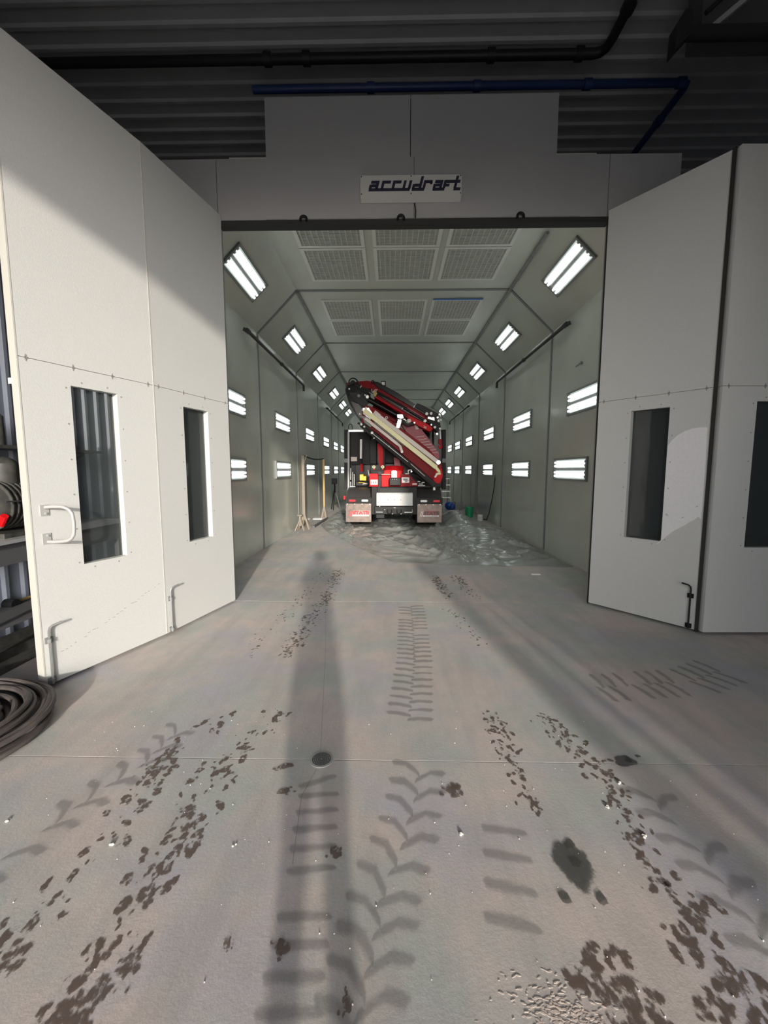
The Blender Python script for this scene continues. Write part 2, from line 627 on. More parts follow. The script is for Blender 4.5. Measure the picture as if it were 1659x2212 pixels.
# facade -------------------------------------------------------------------
OL, OR_, OT = -1.9, 2.37, 4.32
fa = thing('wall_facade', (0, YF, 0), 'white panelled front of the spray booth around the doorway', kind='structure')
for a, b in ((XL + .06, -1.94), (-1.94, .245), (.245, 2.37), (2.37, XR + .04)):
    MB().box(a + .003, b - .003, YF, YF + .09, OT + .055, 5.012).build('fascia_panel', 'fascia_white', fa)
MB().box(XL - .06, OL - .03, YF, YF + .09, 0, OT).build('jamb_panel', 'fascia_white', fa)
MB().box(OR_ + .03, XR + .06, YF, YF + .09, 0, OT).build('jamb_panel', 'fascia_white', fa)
MB().box(OL - .03, OR_ + .03, YF - .005, YF + .10, OT, OT + .055).build('header_trim', 'black_rubber', fa)
MB().box(OR_ + .012, OR_ + .03, YF + .0, YF + .03, 0, OT).build('jamb_seal', 'black_rubber', fa)
for u, v in ((656, 469), (866, 467), (1124, 462)):
    p = P(u, v, YF - .02)
    MB().tube([(p.x + .035 * math.cos(R(a)), YF - .03, p.z - .03 + .035 * math.sin(R(a))) for a in range(-20, 201, 20)], .014, 6).build('hook', 'black_metal', fa)
MB().tube([(.252, YF - .012, 4.53), (.265, YF - .012, 4.45), (.262, YF - .012, 4.38)], .008, 6).build('cable', 'black_rubber', fa)
MB().box(OL + .5, OR_ - .3, YF - .004, YF + .001, OT + .06, OT + .068).build('lip_strip', 'galvanised', fa)

# plenum housing on the booth roof
pl = thing('plenum_housing', (.2, YF, 5.02), 'pale rectangular duct housing on top of the booth front', 'duct')
for a, b in ((-1.39, .204), (.204, 1.80)):
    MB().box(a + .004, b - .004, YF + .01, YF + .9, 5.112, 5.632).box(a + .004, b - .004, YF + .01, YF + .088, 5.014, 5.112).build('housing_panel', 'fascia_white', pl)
MB().box(-1.39, 1.8, YF + .012, YF + .03, 5.60, 5.62).build('rivet_strip', 'galvanised', pl)
ru = thing('roof_unit', (-2, 6, 5.2), 'dark grey boxed unit on the booth roof left of the duct housing', 'duct')
MB().box(-2.6, -1.5, 5.75, 6.5, 5.18, 5.62).build('casing', 'hall_ceiling', ru)
MB().box(-2.62, -1.48, 5.73, 6.52, 5.62, 5.65).build('lid', 'hall_ceiling', ru)
ru.location = (-2, 6, 5.18)
for c in ru.children:
    c.location = (0, 0, .02)

# ------------------------------------------------------------------ booth doors
LEAF_H = 4.42
WIN = (.355, .715, .865, 2.235)


def leaf(name, hinge, ang, length, side, label, handle=False, bolt_x=None, gasket=False, win=WIN, bolt=True):
    """local x runs from hinge to free edge, y is the leaf normal, z up; side picks the face turned to the viewer"""
    M = Matrix.Translation((hinge[0], hinge[1], 0)) @ Matrix.Rotation(ang, 4, 'Z')
    t = thing(name, None, label, kind='structure', M=M)
    T = -.07 * side
    L = length
    zj = 2.372

    def pt(n, mb, m, par=t, lab=None, smooth=False):
        return part(n, mb.mesh(n, m, smooth=smooth), par, lab)
    x0, x1, z0, z1 = win
    y0, y1 = min(0, T), max(0, T)
    lo = MB()
    b0 = .025
    for (a, b, c, d) in ((.004, x0, b0, zj - .002), (x1, L - .004, b0, zj - .002), (x0, x1, b0, z0), (x0, x1, z1, zj - .002)):
        lo.box(a, b, y0, y1, c, d)
    pt('lower_panel', lo, 'door_white')
    pt('upper_panel', MB().box(.004, L - .004, y0, y1, zj + .002, LEAF_H), 'door_white')
    pt('joint_core', MB().box(.01, L - .01, y0 * .9 + y1 * .1, y1 * .9 + y0 * .1, b0, LEAF_H - .01) if False else
       MB().box(.01, L - .01, T * .5 - .02, T * .5 + .02, zj - .01, zj + .01), 'scratch')
    # window
    pane = pt('window_pane', MB().box(x0, x1, T * .86 - .003, T * .86 + .003, z0, z1), 'window_glass')
    wf = MB()
    wf.box(x0 - .02, x1 + .02, T - .004, T + .004, z0 - .02, z0)
    wf.box(x0 - .02, x1 + .02, T - .004, T + .004, z1, z1 + .02)
    wf.box(x0 - .02, x0, T - .004, T + .004, z0, z1)
    wf.box(x1, x1 + .02, T - .004, T + .004, z0, z1)
    pt('window_frame', wf, 'door_edge')
    sc = MB()
    for k in range(6):
        z = z0 + .02 + (z1 - z0 - .04) * k / 5
        for x in (x0 - .035, x1 + .035): sc.cyl((x, 0, z), (x, .003 * side, z), .0065, 6)
    for x in (x0 + .08, x1 - .08):
        for z in (z0 - .035, z1 + .035): sc.cyl((x, 0, z), (x, .003 * side, z), .0065, 6)
    pt('window_screws', sc, 'scratch')
    ck = MB()
    for x in (.06, L * .37, L * .66, L - .05):
        ck.box(x - .004, x + .004, 0, .003 * side, zj - .022, zj + .022)
        ck.box(x - .010, x + .010, 0, .003 * side, zj - .008, zj + .008)
    pt('panel_clips', ck, 'scratch')
    pt('edge_cap', MB().box(L - .004, L + .006, y0 - .002, y1 + .002, b0, LEAF_H), 'door_edge')
    if bolt:
        bx = bolt_x
        o = side * .022
        s2 = side
        rod = MB().tube([(bx, o, .03), (bx, o, .43), (bx - .005, o + s2 * .003, .455), (bx - .02, o + s2 * .012, .47),
                         (bx - .07, o + s2 * .035, .485)], .008, 8)
        ro = pt('floor_bolt', rod, 'steel' if side > 0 else 'black_metal', smooth=True)
        for z in (.36, .055):
            bk = MB().box(bx - .03, bx + .022, 0, s2 * .012, z - .022, z + .022)
            bk.cyl((bx, o, z - .014), (bx, o, z + .014), .015, 8)
            pt('bolt_bracket', bk, 'grey_paint' if side > 0 else 'black_metal', ro)
    if handle:
        zt, zb, hx = 1.335, 1.085, L - .085
        pts = []
        dx, dy = -.09, .155
        base = [(0, zt), (.25, zt + .004), (.6, zt + .003)] + [(.6 + .38 * math.sin(R(a)), zt - .07 + .07 * math.cos(R(a))) for a in (20, 45, 70, 90)] + \
            [(1.0, (zt + zb) / 2)] + [(.6 + .38 * math.cos(R(a)), zb + .07 - .07 * math.sin(R(a))) for a in (0, 20, 45, 70)] + [(.6, zb), (.25, zb - .003), (0, zb)]
        for s_, z in base: pts.append((hx + dx * s_, side * (.012 + dy * s_), z))
        h = pt('handle', MB().tube(pts, .0125, 10), 'handle_grey', smooth=True)
        for z, q in ((zt, -.022), (zb, .022)):
            b = MB().box(hx - .028, hx + .028, 0, side * .006, z + q - .04, z + q + .04)
            b.cyl((hx - .005, 0, z + 2 * q), (hx - .005, side * .014, z + 2 * q), .008, 6)
            pt('handle_plate', b, 'handle_grey', h)
    if gasket:
        pt('gasket', MB().box(L + .006, L + .032, y0 - .01, y1 + .004, .01, LEAF_H + .01), 'black_rubber')
    return t


A = Vector((-1.9, 4.815)); B = Vector((-2.17, 3.78)); C = Vector((-2.53, 2.80))
D = Vector((2.367, 4.80)); E = Vector((3.012, 3.965)); G = Vector((3.04, 3.895))


def ang(a, b): return math.atan2(b.y - a.y, b.x - a.x)


d2 = leaf('door_2', A, ang(A, B), (B - A).length, 1, 'left booth door leaf nearest the doorway, white with a narrow window', bolt_x=1.025)
d1 = leaf('door_1', B, ang(B, C), (C - B).length, 1, 'outer left booth door leaf with tubular pull handle and dark window', handle=True, bolt_x=1.008)
d3 = leaf('door_3', D, ang(D, E), (E - D).length, -1, 'right booth door leaf with a peeled pale patch beside its window', bolt_x=1.012, gasket=True)
d4 = leaf('door_4', G, R(1.0), 1.07, -1, 'outer right booth door leaf cut by the right picture edge', bolt=False, win=(.335, .70, .865, 2.235))
# hanging pull ring on the left leaf edge
pts = [(1.0 + .05, -.07 - .01, 2.26), (1.05, -.10, 2.255)]
part('edge_clip', MB().box(1.035, 1.055, -.10, -.072, 2.19, 2.23).mesh('edge_clip', 'white_paint'), d1)
# scuff line on the left leaf
sc = MB()
for k in range(26):
    x = .93 - k * .034
    z = .24 + .30 * (k / 26) ** 1.1 + random.uniform(-.008, .008)
    if random.random() < .8:
        sc.box(x, x - random.uniform(.012, .03), 0, .0015, z, z + .0035)
part('scuff_marks', sc.mesh('scuff_marks', 'scratch'), d1)
# peeled patch on the right leaf (flat film remnant on the face)
pp = [(.70, 1.80), (.715, 1.845), (.75, 1.90), (.80, 1.95), (.86, 1.985), (.92, 2.005), (.985, 2.012), (1.035, 2.005), (1.042, 1.6), (1.042, 1.13),
      (1.02, 1.15), (.99, 1.12), (.95, 1.09), (.92, 1.06), (.88, 1.03), (.82, .985), (.77, .93), (.735, .89), (.70, .845), (.672, .825), (.70, .88),
      (.716, 1.0)]
pp = [(x, z) for x, z in pp if True]
pp = [(max(x, .718) if .87 < z < 2.23 else x, z) for x, z in pp]
part('peeled_patch', MB().prism(pp, -.0022, 0).mesh('peeled_patch', 'peeled_film'), d3, 'pale peeled patch with a torn rounded outline')
for (x, z) in ((.745, 1.13), (.88, 1.12), (.99, 1.24)):
    part('chip_mark', MB().prism([(x, z), (x + .02, z + .012), (x + .018, z + .02)], -.004, 0).mesh('chip_mark', 'scratch'), d3)

# ------------------------------------------------------------------ sign
sg = thing('booth_sign', (.208, YF, 4.53), 'white box sign with dark blue slanted letters reading accudraft', 'sign')
S0 = .000714
sx, sz = -.34 - 55 * S0 + .0 + .04, 4.615


def sgn(x, z, sh=.0): return (sx + (x + z * .27) * S0, sz + z * S0)


MB().prism([(-.34, 4.574), (-.34, 4.776), (.757, 4.776), (.757, 4.574)], YF - .075, YF - .0).build('sign_box', 'sign_white', sg)
MB().add([(-.34, YF - .075, 4.574), (.757, YF - .075, 4.574), (.757, YF - .005, 4.538), (-.34, YF - .005, 4.538), (.757, YF - .005, 4.574), (-.34, YF - .005, 4.574)],
         [(0, 1, 2, 3), (0, 5, 4, 1), (0, 3, 5), (1, 4, 2), (2, 4, 5, 3)]).build('sign_lower_face', 'sign_white', sg)
GL = [
    [(120, 745, 0, 41)],
    [(116, 157, 32, 95), (152, 215, 58, 99), (211, 255, 32, 148), (130, 215, 107, 148)],
    [(296, 337, 32, 148), (332, 430, 107, 148)],
    [(461, 502, 32, 148), (497, 590, 107, 148)],
    [(626, 665, 32, 148), (709, 750, 32, 148)],
    [(775, 965, 0, 41), (771, 810, 32, 95), (805, 875, 58, 99), (871, 912, 32, 205)],
    [(931, 970, 32, 148), (965, 1060, 107, 148), (1028, 1065, 91, 120)],
    [(1090, 1270, 0, 41), (1086, 1125, 32, 95), (1120, 1187, 58, 99), (1183, 1222, 32, 148), (1100, 1187, 107, 148)],
    [(1236, 1275, 32, 148), (1270, 1480, 107, 148), (1270, 1330, 56, 94)],
    [(1405, 1510, 0, 41), (1401, 1442, 32, 116), (1401, 1442, 148, 205)],
]
for gl in GL:
    m = MB()
    for a, b, c, d in gl:
        m.prism([sgn(a, c), sgn(b, c), sgn(b, d), sgn(a, d)], YF - .0775, YF - .0745)
    m.build('letter', 'sign_ink', sg)
for x in (-.328, .21, .745):
    for z in (4.588, 4.763):
        MB().cyl((x, YF - .079, z), (x, YF - .074, z), .006, 8).build('sign_screw', 'black_metal', sg)

# ------------------------------------------------------------------ light fixtures
FL, FW = 1.30, .40


def fixture_meshes():
    d = {}
    f = MB()
    f.box(-FL / 2, FL / 2, -.0, .03, -FW / 2, -FW / 2 + .035)
    f.box(-FL / 2, FL / 2, -.0, .03, FW / 2 - .035, FW / 2)
    f.box(-FL / 2, -FL / 2 + .04, -.0, .03, -FW / 2 + .035, FW / 2 - .035)
    f.box(FL / 2 - .04, FL / 2, -.0, .03, -FW / 2 + .035, FW / 2 - .035)
    d['frame'] = f.mesh('light_frame', 'seam_steel')
    r = MB()
    r.box(-FL / 2 + .04, FL / 2 - .04, .001, .006, -FW / 2 + .035, FW / 2 - .035)
    d['reflector'] = r.mesh('reflector', 'reflector')
    d['spine'] = MB().prism([(-FL / 2 + .05, -.022), (FL / 2 - .05, -.022), (FL / 2 - .05, .022), (-FL / 2 + .05, .022)], .006, .02).mesh('spine', 'galvanised')
    d['tube'] = MB().cyl((-FL / 2 + .065, .028, 0), (FL / 2 - .065, .028, 0), .019, 8).mesh('tube', 'tube_light', smooth=True)
    d['socket'] = MB().box(-.012, .012, .006, .04, -.018, .018).mesh('socket', 'white_plastic')
    return d


FM = fixture_meshes()


def fixture(pos, X, Z, label, group):
    X = Vector(X).normalized(); Z = Vector(Z).normalized()
    Y = Z.cross(X)
    M = Matrix((X, Y, Z)).transposed().to_4x4()
    M.translation = Vector(pos) + Y * .002
    t = thing('light_fixture', None, label, 'light', group, M=M)
    part('frame', FM['frame'], t)
    part('reflector', FM['reflector'], t)
    part('spine', FM['spine'], t)
    for z in (-.122, -.058, .058, .122):
        q = part('tube', FM['tube'], t); q.location = (0, 0, z)
        for x in (-FL / 2 + .052, FL / 2 - .052):
            part('socket', FM['socket'], q).location = (x, 0, 0)
    return t


ORD = ['first', 'second', 'third', 'fourth', 'fifth', 'sixth']
CY_ = [6.6, 9.83, 13.07, 16.33, 19.1, 21.6]
SZL = Vector((CL - XL, 0, CZ - WT)).normalized()
SZR = Vector((CR - XR, 0, CZ - WT)).normalized()
for i in range(6):
    y = CY_[i]
    o = ORD[i]
    yn = 6.68 if i == 0 else y
    fixture((XL, yn, 2.72), (0, -1, 0), (0, 0, 1), f'upper row light on left booth wall, {o} from the doorway', 'upper wall lights left')
    fixture((XL, 6.62 if i == 0 else y, 1.615), (0, -1, 0), (0, 0, 1), f'lower row light on left booth wall, {o} from the doorway', 'lower wall lights left')
    fixture((XR, yn, 2.74), (0, 1, 0), (0, 0, 1), f'upper row light on right booth wall, {o} from the doorway', 'upper wall lights right')
    fixture((XR, 7.15 if i == 0 else y, 1.62), (0, 1, 0), (0, 0, 1), f'lower row light on right booth wall, {o} from the doorway', 'lower wall lights right')
    ml = Vector(((XL + CL) / 2 + .02, y, (WT + CZ) / 2 - .02))
    fixture(((-2.255), y, WT + (-2.255 - XL) * (CZ - WT) / (CL - XL)), (0, -1, 0), SZL, f'angled ceiling light on left slope, {o} from the doorway', 'angled lights left')
    fixture((2.675, y, WT + (2.675 - XR) * (CZ - WT) / (CR - XR)), (0, 1, 0), SZR, f'angled ceiling light on right slope, {o} from the doorway', 'angled lights right')

# ------------------------------------------------------------------ ceiling filters
FWX, FLY = 1.02, 1.10


def filter_meshes():
    d = {}
    f = MB()
    b = .055
    f.box(0, FWX, 0, b, -.02, 0); f.box(0, FWX, FLY - b, FLY, -.02, 0)
    f.box(0, b, b, FLY - b, -.02, 0); f.box(FWX - b, FWX, b, FLY - b, -.02, 0)
    d['frame'] = f.mesh('filter_frame', 'filter_frame')
    d['pad'] = MB().box(b, FWX - b, b, FLY - b, -.006, 0).mesh('filter_pad', 'filter_pad')
    d['wire'] = MB().box(-.004, .004, b, FLY - b, -.016, -.008).mesh('wire', 'filter_frame')
    d['cross'] = MB().box(b, FWX - b, -.0022, .0022, -.012, -.008).mesh('cross_wire', 'filter_frame')
    return d


FI = filter_meshes()
cols = ((-1.43, 'left'), (-.285, 'middle'), (.83, 'right'))
for gi, (ya, wires) in enumerate(((5.56, 11), (8.62, 13))):
    for (x, cn) in cols:
        for rI in range(2):
            bay = 'nearest the doorway' if gi == 0 else 'beyond the first ceiling seam'
            rw = 'front' if rI == 0 else 'rear'
            t = thing('ceiling_filter', (x, ya + rI * 1.12, CZ - .001), f'{rw} {cn} ceiling filter with wire grid in bay {bay}', 'filter', 'ceiling filters')
            part('filter_frame', FI['frame'], t)
            part('filter_pad', FI['pad'], t)
            for k in range(wires):
                q = part('wire', FI['wire'], t); q.location = (.055 + (FWX - .11) * (k + .5) / wires, 0, 0)
            for k in range(12):
                q = part('cross_wire', FI['cross'], t); q.location = (0, .055 + (FLY - .11) * (k + .5) / 12, 0)
tag(MB().box(.84, 1.84, 8.585, 8.635, CZ - .0245, CZ - .0215).build('tape_strip', 'blue_tape'), 'strip of blue masking tape on the edge of a ceiling filter', 'tape')

# ------------------------------------------------------------------ pipes
def pipe_run(name, pts, r, m, label, brackets=(), couplings=(), cat='pipe', bm='galvanised', wall=0):
    t = thing(name, pts[0], label, cat)
    MB().tube(pts, r, 10).build('pipe', m, t, smooth=True)
    for (p, ax) in couplings:
        p = Vector(p); ax = Vector(ax).normalized() * .05
        MB().cyl(p - ax, p + ax, r * 1.35, 10).build('coupling', m, t, smooth=True)
    for (a, b) in brackets:
        MB().bar(a, b, .04, .015).build('bracket', bm, t)
    return t


zp = 7.35
pipe_run('sprinkler_pipe', [(-8.9, 6.32, zp), (2.80, 6.32, zp), (2.88, 6.30, zp), (2.93, 6.24, zp), (2.95, 6.1, zp), (2.95, -2.9, zp)], .062, 'pipe_black',
         'black sprinkler pipe running under the ceiling then turning overhead',
         [((-1.75, 6.32, zp + .08), (-1.75, 6.32, ZC)), ((1.38, 6.32, zp + .08), (1.38, 6.32, ZC)), ((2.95, 5.3, zp + .06), (2.95, 5.3, ZC))],
         [((-1.2, 6.32, zp), (1, 0, 0)), ((2.6, 6.32, zp), (1, 0, 0)), ((2.95, 5.75, zp), (0, 1, 0)), ((-1.75, 6.32, zp), (1, 0, 0)), ((1.38, 6.32, zp), (1, 0, 0))])
zb = 7.0
pipe_run('air_line', [(-1.98, 6.36, zb), (4.07, 6.36, zb), (4.13, 6.38, zb), (4.15, 6.45, zb), (4.15, 14.0, zb)], .05, 'pipe_blue',
         'blue compressed air line above the duct housing turning back at right',
         [((x, 6.36, zb), (x, 6.36, ZC)) for x in (-.3, 1.2, 2.75)],
         [((x, 6.36, zb), (1, 0, 0)) for x in (-.3, 1.2, 2.75, 4.05)] + [((4.15, 7.0, zb), (0, 1, 0))])
bk = thing('overhead_bulkhead', (6.2, 5.2, 6.4), 'dark overhead bulkhead with diagonal braces at upper right', 'bulkhead')
p = P(1515, 60, 5.2)
MB().box(p.x, HXR - .02, 5.2, 5.45, 6.50, ZC - .04).build('bulkhead_face', 'hall_dark', bk)
MB().bar((p.x + .1, 5.17, 6.55), (p.x + 1.3, 5.17, ZC - .1), .05, .06, up=(0, 1, 0)).build('brace', 'hall_ceiling', bk)
MB().bar((p.x + .02, 5.17, 6.7), (p.x + .95, 5.17, ZC - .1), .04, .03, up=(0, 1, 0)).build('brace', 'pipe_black', bk)
rb = thing('track_pipe', (4.0, 5.0, 6.3), 'black horizontal track pipe with end bracket at upper right', 'pipe')
MB().cyl((P(1478, 133, 5.05).x, 5.05, 6.38), (HXR - .05, 5.05, 6.38), .07, 12).build('pipe', 'pipe_black', rb, smooth=True)
q = P(1462, 133, 5.05)
MB().prism([(q.x - .07, 6.15), (q.x - .06, 6.42), (q.x + .02, 6.56), (q.x + .10, 6.54), (q.x + .10, 6.33)], 4.98, 5.12).build('end_bracket', 'pipe_black', rb)
MB().bar((q.x, 5.05, 6.5), (q.x, 5.05, ZC), .03, .03).build('hanger_rod', 'pipe_black', rb)

# wall-top pipes inside the booth
for side, name in ((-1, 'left'), (1, 'right')):
    x = XL + .1 if side < 0 else XR - .1
    s = -side
    z = 4.02 if side < 0 else 4.09
    for (ya, yb, w_) in ((7.3, 11.9, 'near'), (16.3, 21.2, 'far')):
        pipe_run('wall_pipe', [(x - s * .06, ya, z + .02), (x, ya + .03, z), (x, yb, z), (x, yb + .04, z - .04), (x, yb + .04, z - .16)], .032, 'pipe_black',
                 f'black pipe along the top of the {name} booth wall, {w_} section',
                 [((x - s * .055, ya + .35, z - .3), (x - s * .055, ya + .35, z - .02)), ((x - s * .055, yb - .35, z - .22), (x - s * .055, yb - .35, z - .02))],
                 [((x, (ya + yb) / 2, z), (0, 1, 0)), ((x, ya + .06, z), (0, 1, 0))], bm='galvanised')
# small lever on right wall
tag(MB().tube([(XR - .03, 7.05, 3.32), (XR - .035, 6.85, 3.33)], .012, 6).sphere((XR - .03, 6.85, 3.33), .025).build('wall_lever', 'grey_paint'),
    'small grey lever high on the right booth wall', 'lever')
# hairline service door in right wall
dr = thing('door_5', (XR, 15.2, 0), 'flush narrow service door in the right booth wall', kind='structure')
for (a, b, c, d) in ((14.75, 14.77, 0, 2.12), (15.85, 15.87, 0, 2.12), (14.77, 15.85, 2.10, 2.12)):
    MB().box(XR - .012, XR, a, b, c, d).build('door_frame', 'seam_steel', dr)
MB().box(XR - .008, XR - .001, 14.77, 15.85, .01, 2.10).build('door_panel', 'booth_white', dr)
MB().box(XR - .03, XR - .008, 14.85, 14.93, .25, 1.75).build('door_pull', 'seam_steel', dr)

# ------------------------------------------------------------------ floor drain
dn = thing('floor_drain', (-.384, 2.105, 0), 'round cast iron floor drain grate on the slab joint', 'drain')
MB().lathe((-.384, 2.105, 0), [(.052, .0), (.064, .0), (.064, .004), (.052, .005)], n=28).build('rim', 'drain_ring', dn)
MB().cyl((-.384, 2.105, .0005), (-.384, 2.105, .0015), .053, 24).build('well', 'dark_void', dn)
for r in (.049, .039, .029, .019, .009):
    pr = [(r - .0035, .0015), (r + .0035, .0015), (r + .0035, .006), (r - .0035, .006), (r - .0035, .0015)]
    MB().lathe((-.384, 2.105, 0), pr, n=24).build('grate_ring', 'cast_iron', dn)
gb = MB()
for k in range(12):
    a = k * math.pi / 6
    ca, sa = math.cos(a), math.sin(a)
    gb.bar((-.384 + .006 * ca, 2.105 + .006 * sa, .0035), (-.384 + .052 * ca, 2.105 + .052 * sa, .0035), .004, .004)
gb.build('grate_spokes', 'cast_iron', dn)


# ------------------------------------------------------------------ tyre marks and stains
class Soft:
    """thin residue patches on the floor: each outline gets an inner ring of full cover"""
    def __init__(s):
        s.v, s.f, s.c = [], [], []

    def flat(s, poly, z0, z1, inner=.62):
        n = len(poly)
        cx = sum(p[0] for p in poly) / n
        cy_ = sum(p[1] for p in poly) / n
        b = len(s.v)
        s.v += [(p[0], p[1], z1) for p in poly] + [(cx + (p[0] - cx) * inner, cy_ + (p[1] - cy_) * inner, z1) for p in poly]
        s.c += [0.0] * n + [1.0] * n
        for k in range(n):
            j = (k + 1) % n
            s.f.append((b + k, b + j, b + n + j, b + n + k))
        s.f.append(tuple(b + n + k for k in range(n)))

    def ribbon(s, left, mid, right, z):
        b = len(s.v)
        m = len(mid)
        for k in range(m):
            e = 0.0 if k in (0, m - 1) else 1.0
            s.v += [(*left[k], z), (*mid[k][:2], z), (*right[k], z)]
            s.c += [0.0, e, 0.0]
        for k in range(m - 1):
            a = b + 3 * k
            s.f += [(a, a + 1, a + 4, a + 3), (a + 1, a + 2, a + 5, a + 4)]

    def build(s, name, m):
        me = bpy.data.meshes.new(name)
        xs = [v[0] for v in s.v]; ys = [v[1] for v in s.v]
        off = ((min(xs) + max(xs)) / 2, (min(ys) + max(ys)) / 2, 0)
        me.from_pydata([(v[0] - off[0], v[1] - off[1], v[2]) for v in s.v], [], s.f)
        at = me.attributes.new('cover', 'FLOAT', 'POINT')
        at.data.foreach_set('value', s.c)
        me.materials.append(MATS[m])
        o = bpy.data.objects.new(name, me)
        o.location = off
        COL.objects.link(o)
        return o


def blob(mb, x, y, rx, ry, a, z, n=14, j=.35):
    ca, sa = math.cos(a), math.sin(a)
    ph = [random.uniform(0, 6.28) for _ in range(4)]
    am = [random.uniform(.3, 1) * j * w_ for w_ in (.5, .45, .35, .25)]
    pts = []
    for k in range(n):
        t = 2 * math.pi * k / n
        q = 1 + sum(am[h] * math.sin((h + 2) * t + ph[h]) for h in range(4))
        px, py = rx * q * math.cos(t), ry * q * math.sin(t)
        pts.append((x + px * ca - py * sa, y + px * sa + py * ca))
    mb.flat(pts, .0003, z)


def polyline(pts, step):
    outp = []
    for i in range(len(pts) - 1):
        a, b = Vector(pts[i]), Vector(pts[i + 1])
        L = (b - a).length
        n = max(1, int(L / step))
        for k in range(n):
            outp.append((a + (b - a) * k / n, (b - a).normalized()))
    return outp


def wet_track(pts, width, dens, label, size=.03, m='mud_wet', group='wet tyre tracks'):
    """one thin residue layer along the tyre path; cover is the union of many small smeared lumps"""
    blobs = []
    for p, d in polyline(pts, .012):
        nrm = Vector((-d.y, d.x))
        gate = noise.noise(Vector((p.x * 1.5, p.y * 2.2, width * 10)))
        for _ in range(dens):
            if random.random() > .62 + gate * .9: continue
            o = max(-width * .6, min(width * .6, random.gauss(0, .30) * width))
            q = p + nrm * o
            s = size * random.choice((.35, .5, .7, 1.0, 1.3))
            a = math.atan2(d.y, d.x) + random.choice((-.6, .6, 0)) + random.uniform(-.3, .3)
            blobs.append((q.x, q.y, s * random.uniform(.8, 1.3), s * random.uniform(.4, .7), math.cos(a), math.sin(a)))
    cell = .0065 if size > .02 else .011
    x0 = min(b[0] for b in blobs) - .06; x1 = max(b[0] for b in blobs) + .06
    y0 = min(b[1] for b in blobs) - .06; y1 = max(b[1] for b in blobs) + .06
    nx_, ny_ = int((x1 - x0) / cell) + 2, int((y1 - y0) / cell) + 2
    cov = {}
    for (bx_, by_, rx, ry, ca, sa) in blobs:
        e = rx * 1.35
        for gy in range(max(0, int((by_ - e - y0) / cell)), min(ny_ - 1, int((by_ + e - y0) / cell) + 1) + 1):
            for gx in range(max(0, int((bx_ - e - x0) / cell)), min(nx_ - 1, int((bx_ + e - x0) / cell) + 1) + 1):
                dx, dy = x0 + gx * cell - bx_, y0 + gy * cell - by_
                u, v = (dx * ca + dy * sa) / (rx * 1.3), (-dx * sa + dy * ca) / (ry * 1.3)
                c = 1.25 * (1 - (u * u + v * v))
                if c > 0: cov[(gx, gy)] = max(cov.get((gx, gy), 0), min(1.0, c))
    sm = Soft()
    idx = {}

    def vid(g_):
        if g_ not in idx:
            idx[g_] = len(sm.v)
            sm.v.append((x0 + g_[0] * cell, y0 + g_[1] * cell, .0012))
            sm.c.append(cov.get(g_, 0.0))
        return idx[g_]
    cells = set()
    for (gx, gy) in cov:
        for a, b in ((0, 0), (-1, 0), (0, -1), (-1, -1)): cells.add((gx + a, gy + b))
    for (gx, gy) in sorted(cells):
        sm.f.append((vid((gx, gy)), vid((gx + 1, gy)), vid((gx + 1, gy + 1)), vid((gx, gy + 1))))
    return tag(sm.build('tyre_track', m), label, 'tyre track', group, 'stuff')


def tread_track(pts, width, pitch, label, chevron=.6, m='tread_faint', two=True):
    mb = Soft()
    k = 0
    for p, d in polyline(pts, pitch):
        nrm = Vector((-d.y, d.x))
        k += 1
        for s in ((-1, 1) if two else (1,)):
            if random.random() < .06: continue
            c = p + d * (pitch * .5 if s > 0 else 0)
            h = pitch * random.uniform(.34, .42)
            if two:
                path = [c + nrm * s * width * .60, c + nrm * s * width * .50, c + nrm * s * width * .26, c + nrm * s * width * .10 - d * pitch * chevron * .6, c - nrm * s * width * .02 - d * pitch * chevron * 1.1,
                        c - nrm * s * width * .06 - d * pitch * chevron * 1.3]
            else:
                path = [c + nrm * width * f for f in (.55, .45, .15, -.15, -.45, -.55)]
            wd = [h * .6, h, h, h, h * .8, h * .5]
            up, dn = [], []
            for i_, a in enumerate(path):
                jx = random.uniform(.88, 1.12)
                up.append((a.x + d.x * wd[i_] * jx, a.y + d.y * wd[i_] * jx))
                dn.append((a.x - d.x * wd[i_] * jx, a.y - d.y * wd[i_] * jx))
            mb.ribbon(up, path, dn, .0006 + (k % 6) * .00005)
    o = mb.build('tread_print', m)
    return tag(o, label, 'tread print', 'faint tread prints', 'stuff')


wet_track([(-.72, 2.56), (-.93, 2.1), (-.92, 1.5), (-.93, .8)], .19, 4, 'dark wet tyre track on the floor left of the drain')
wet_track([(-1.10, 2.56), (-1.25, 2.06), (-1.23, 1.63), (-1.27, 1.35), (-1.28, .9)], .17, 3, 'broken wet tyre track nearest the hose coil')
wet_track([(.655, 2.62), (.68, 2.2), (.68, 1.75)], .12, 2, 'short patchy wet track right of centre', .022)
wet_track([(.97, 2.55), (1.08, 2.2), (1.12, 2.05), (1.08, 1.6), (1.08, 1.4)], .15, 2, 'wet track curving past the oil spot at right', .024)
wet_track([(1.09, 1.42), (1.07, 1.2), (1.04, .85)], .20, 4, 'heavy brown wet track in the lower right foreground', .036)
wet_track([(.64, 1.19), (.72, 1.08), (.82, .9)], .18, 3, 'brown wet patch track at the lower right bottom edge', .036)
tread_track([(-1.62, 1.45), (-1.47, 1.83), (-1.35, 2.1), (-1.3, 2.45)], .21, .105, 'row of faded chevron tread marks at far left')
tread_track([(-.30, 1.0), (-.315, 1.44), (-.36, 1.91), (-.40, 2.0)], .20, .085, 'column of faded block tread marks below the drain', .1, two=False)
tread_track([(-.10, 1.0), (-.02, 1.41), (.07, 1.65), (.13, 1.9), (.16, 2.15)], .26, .10, 'bold chevron tread marks in the floor centre')
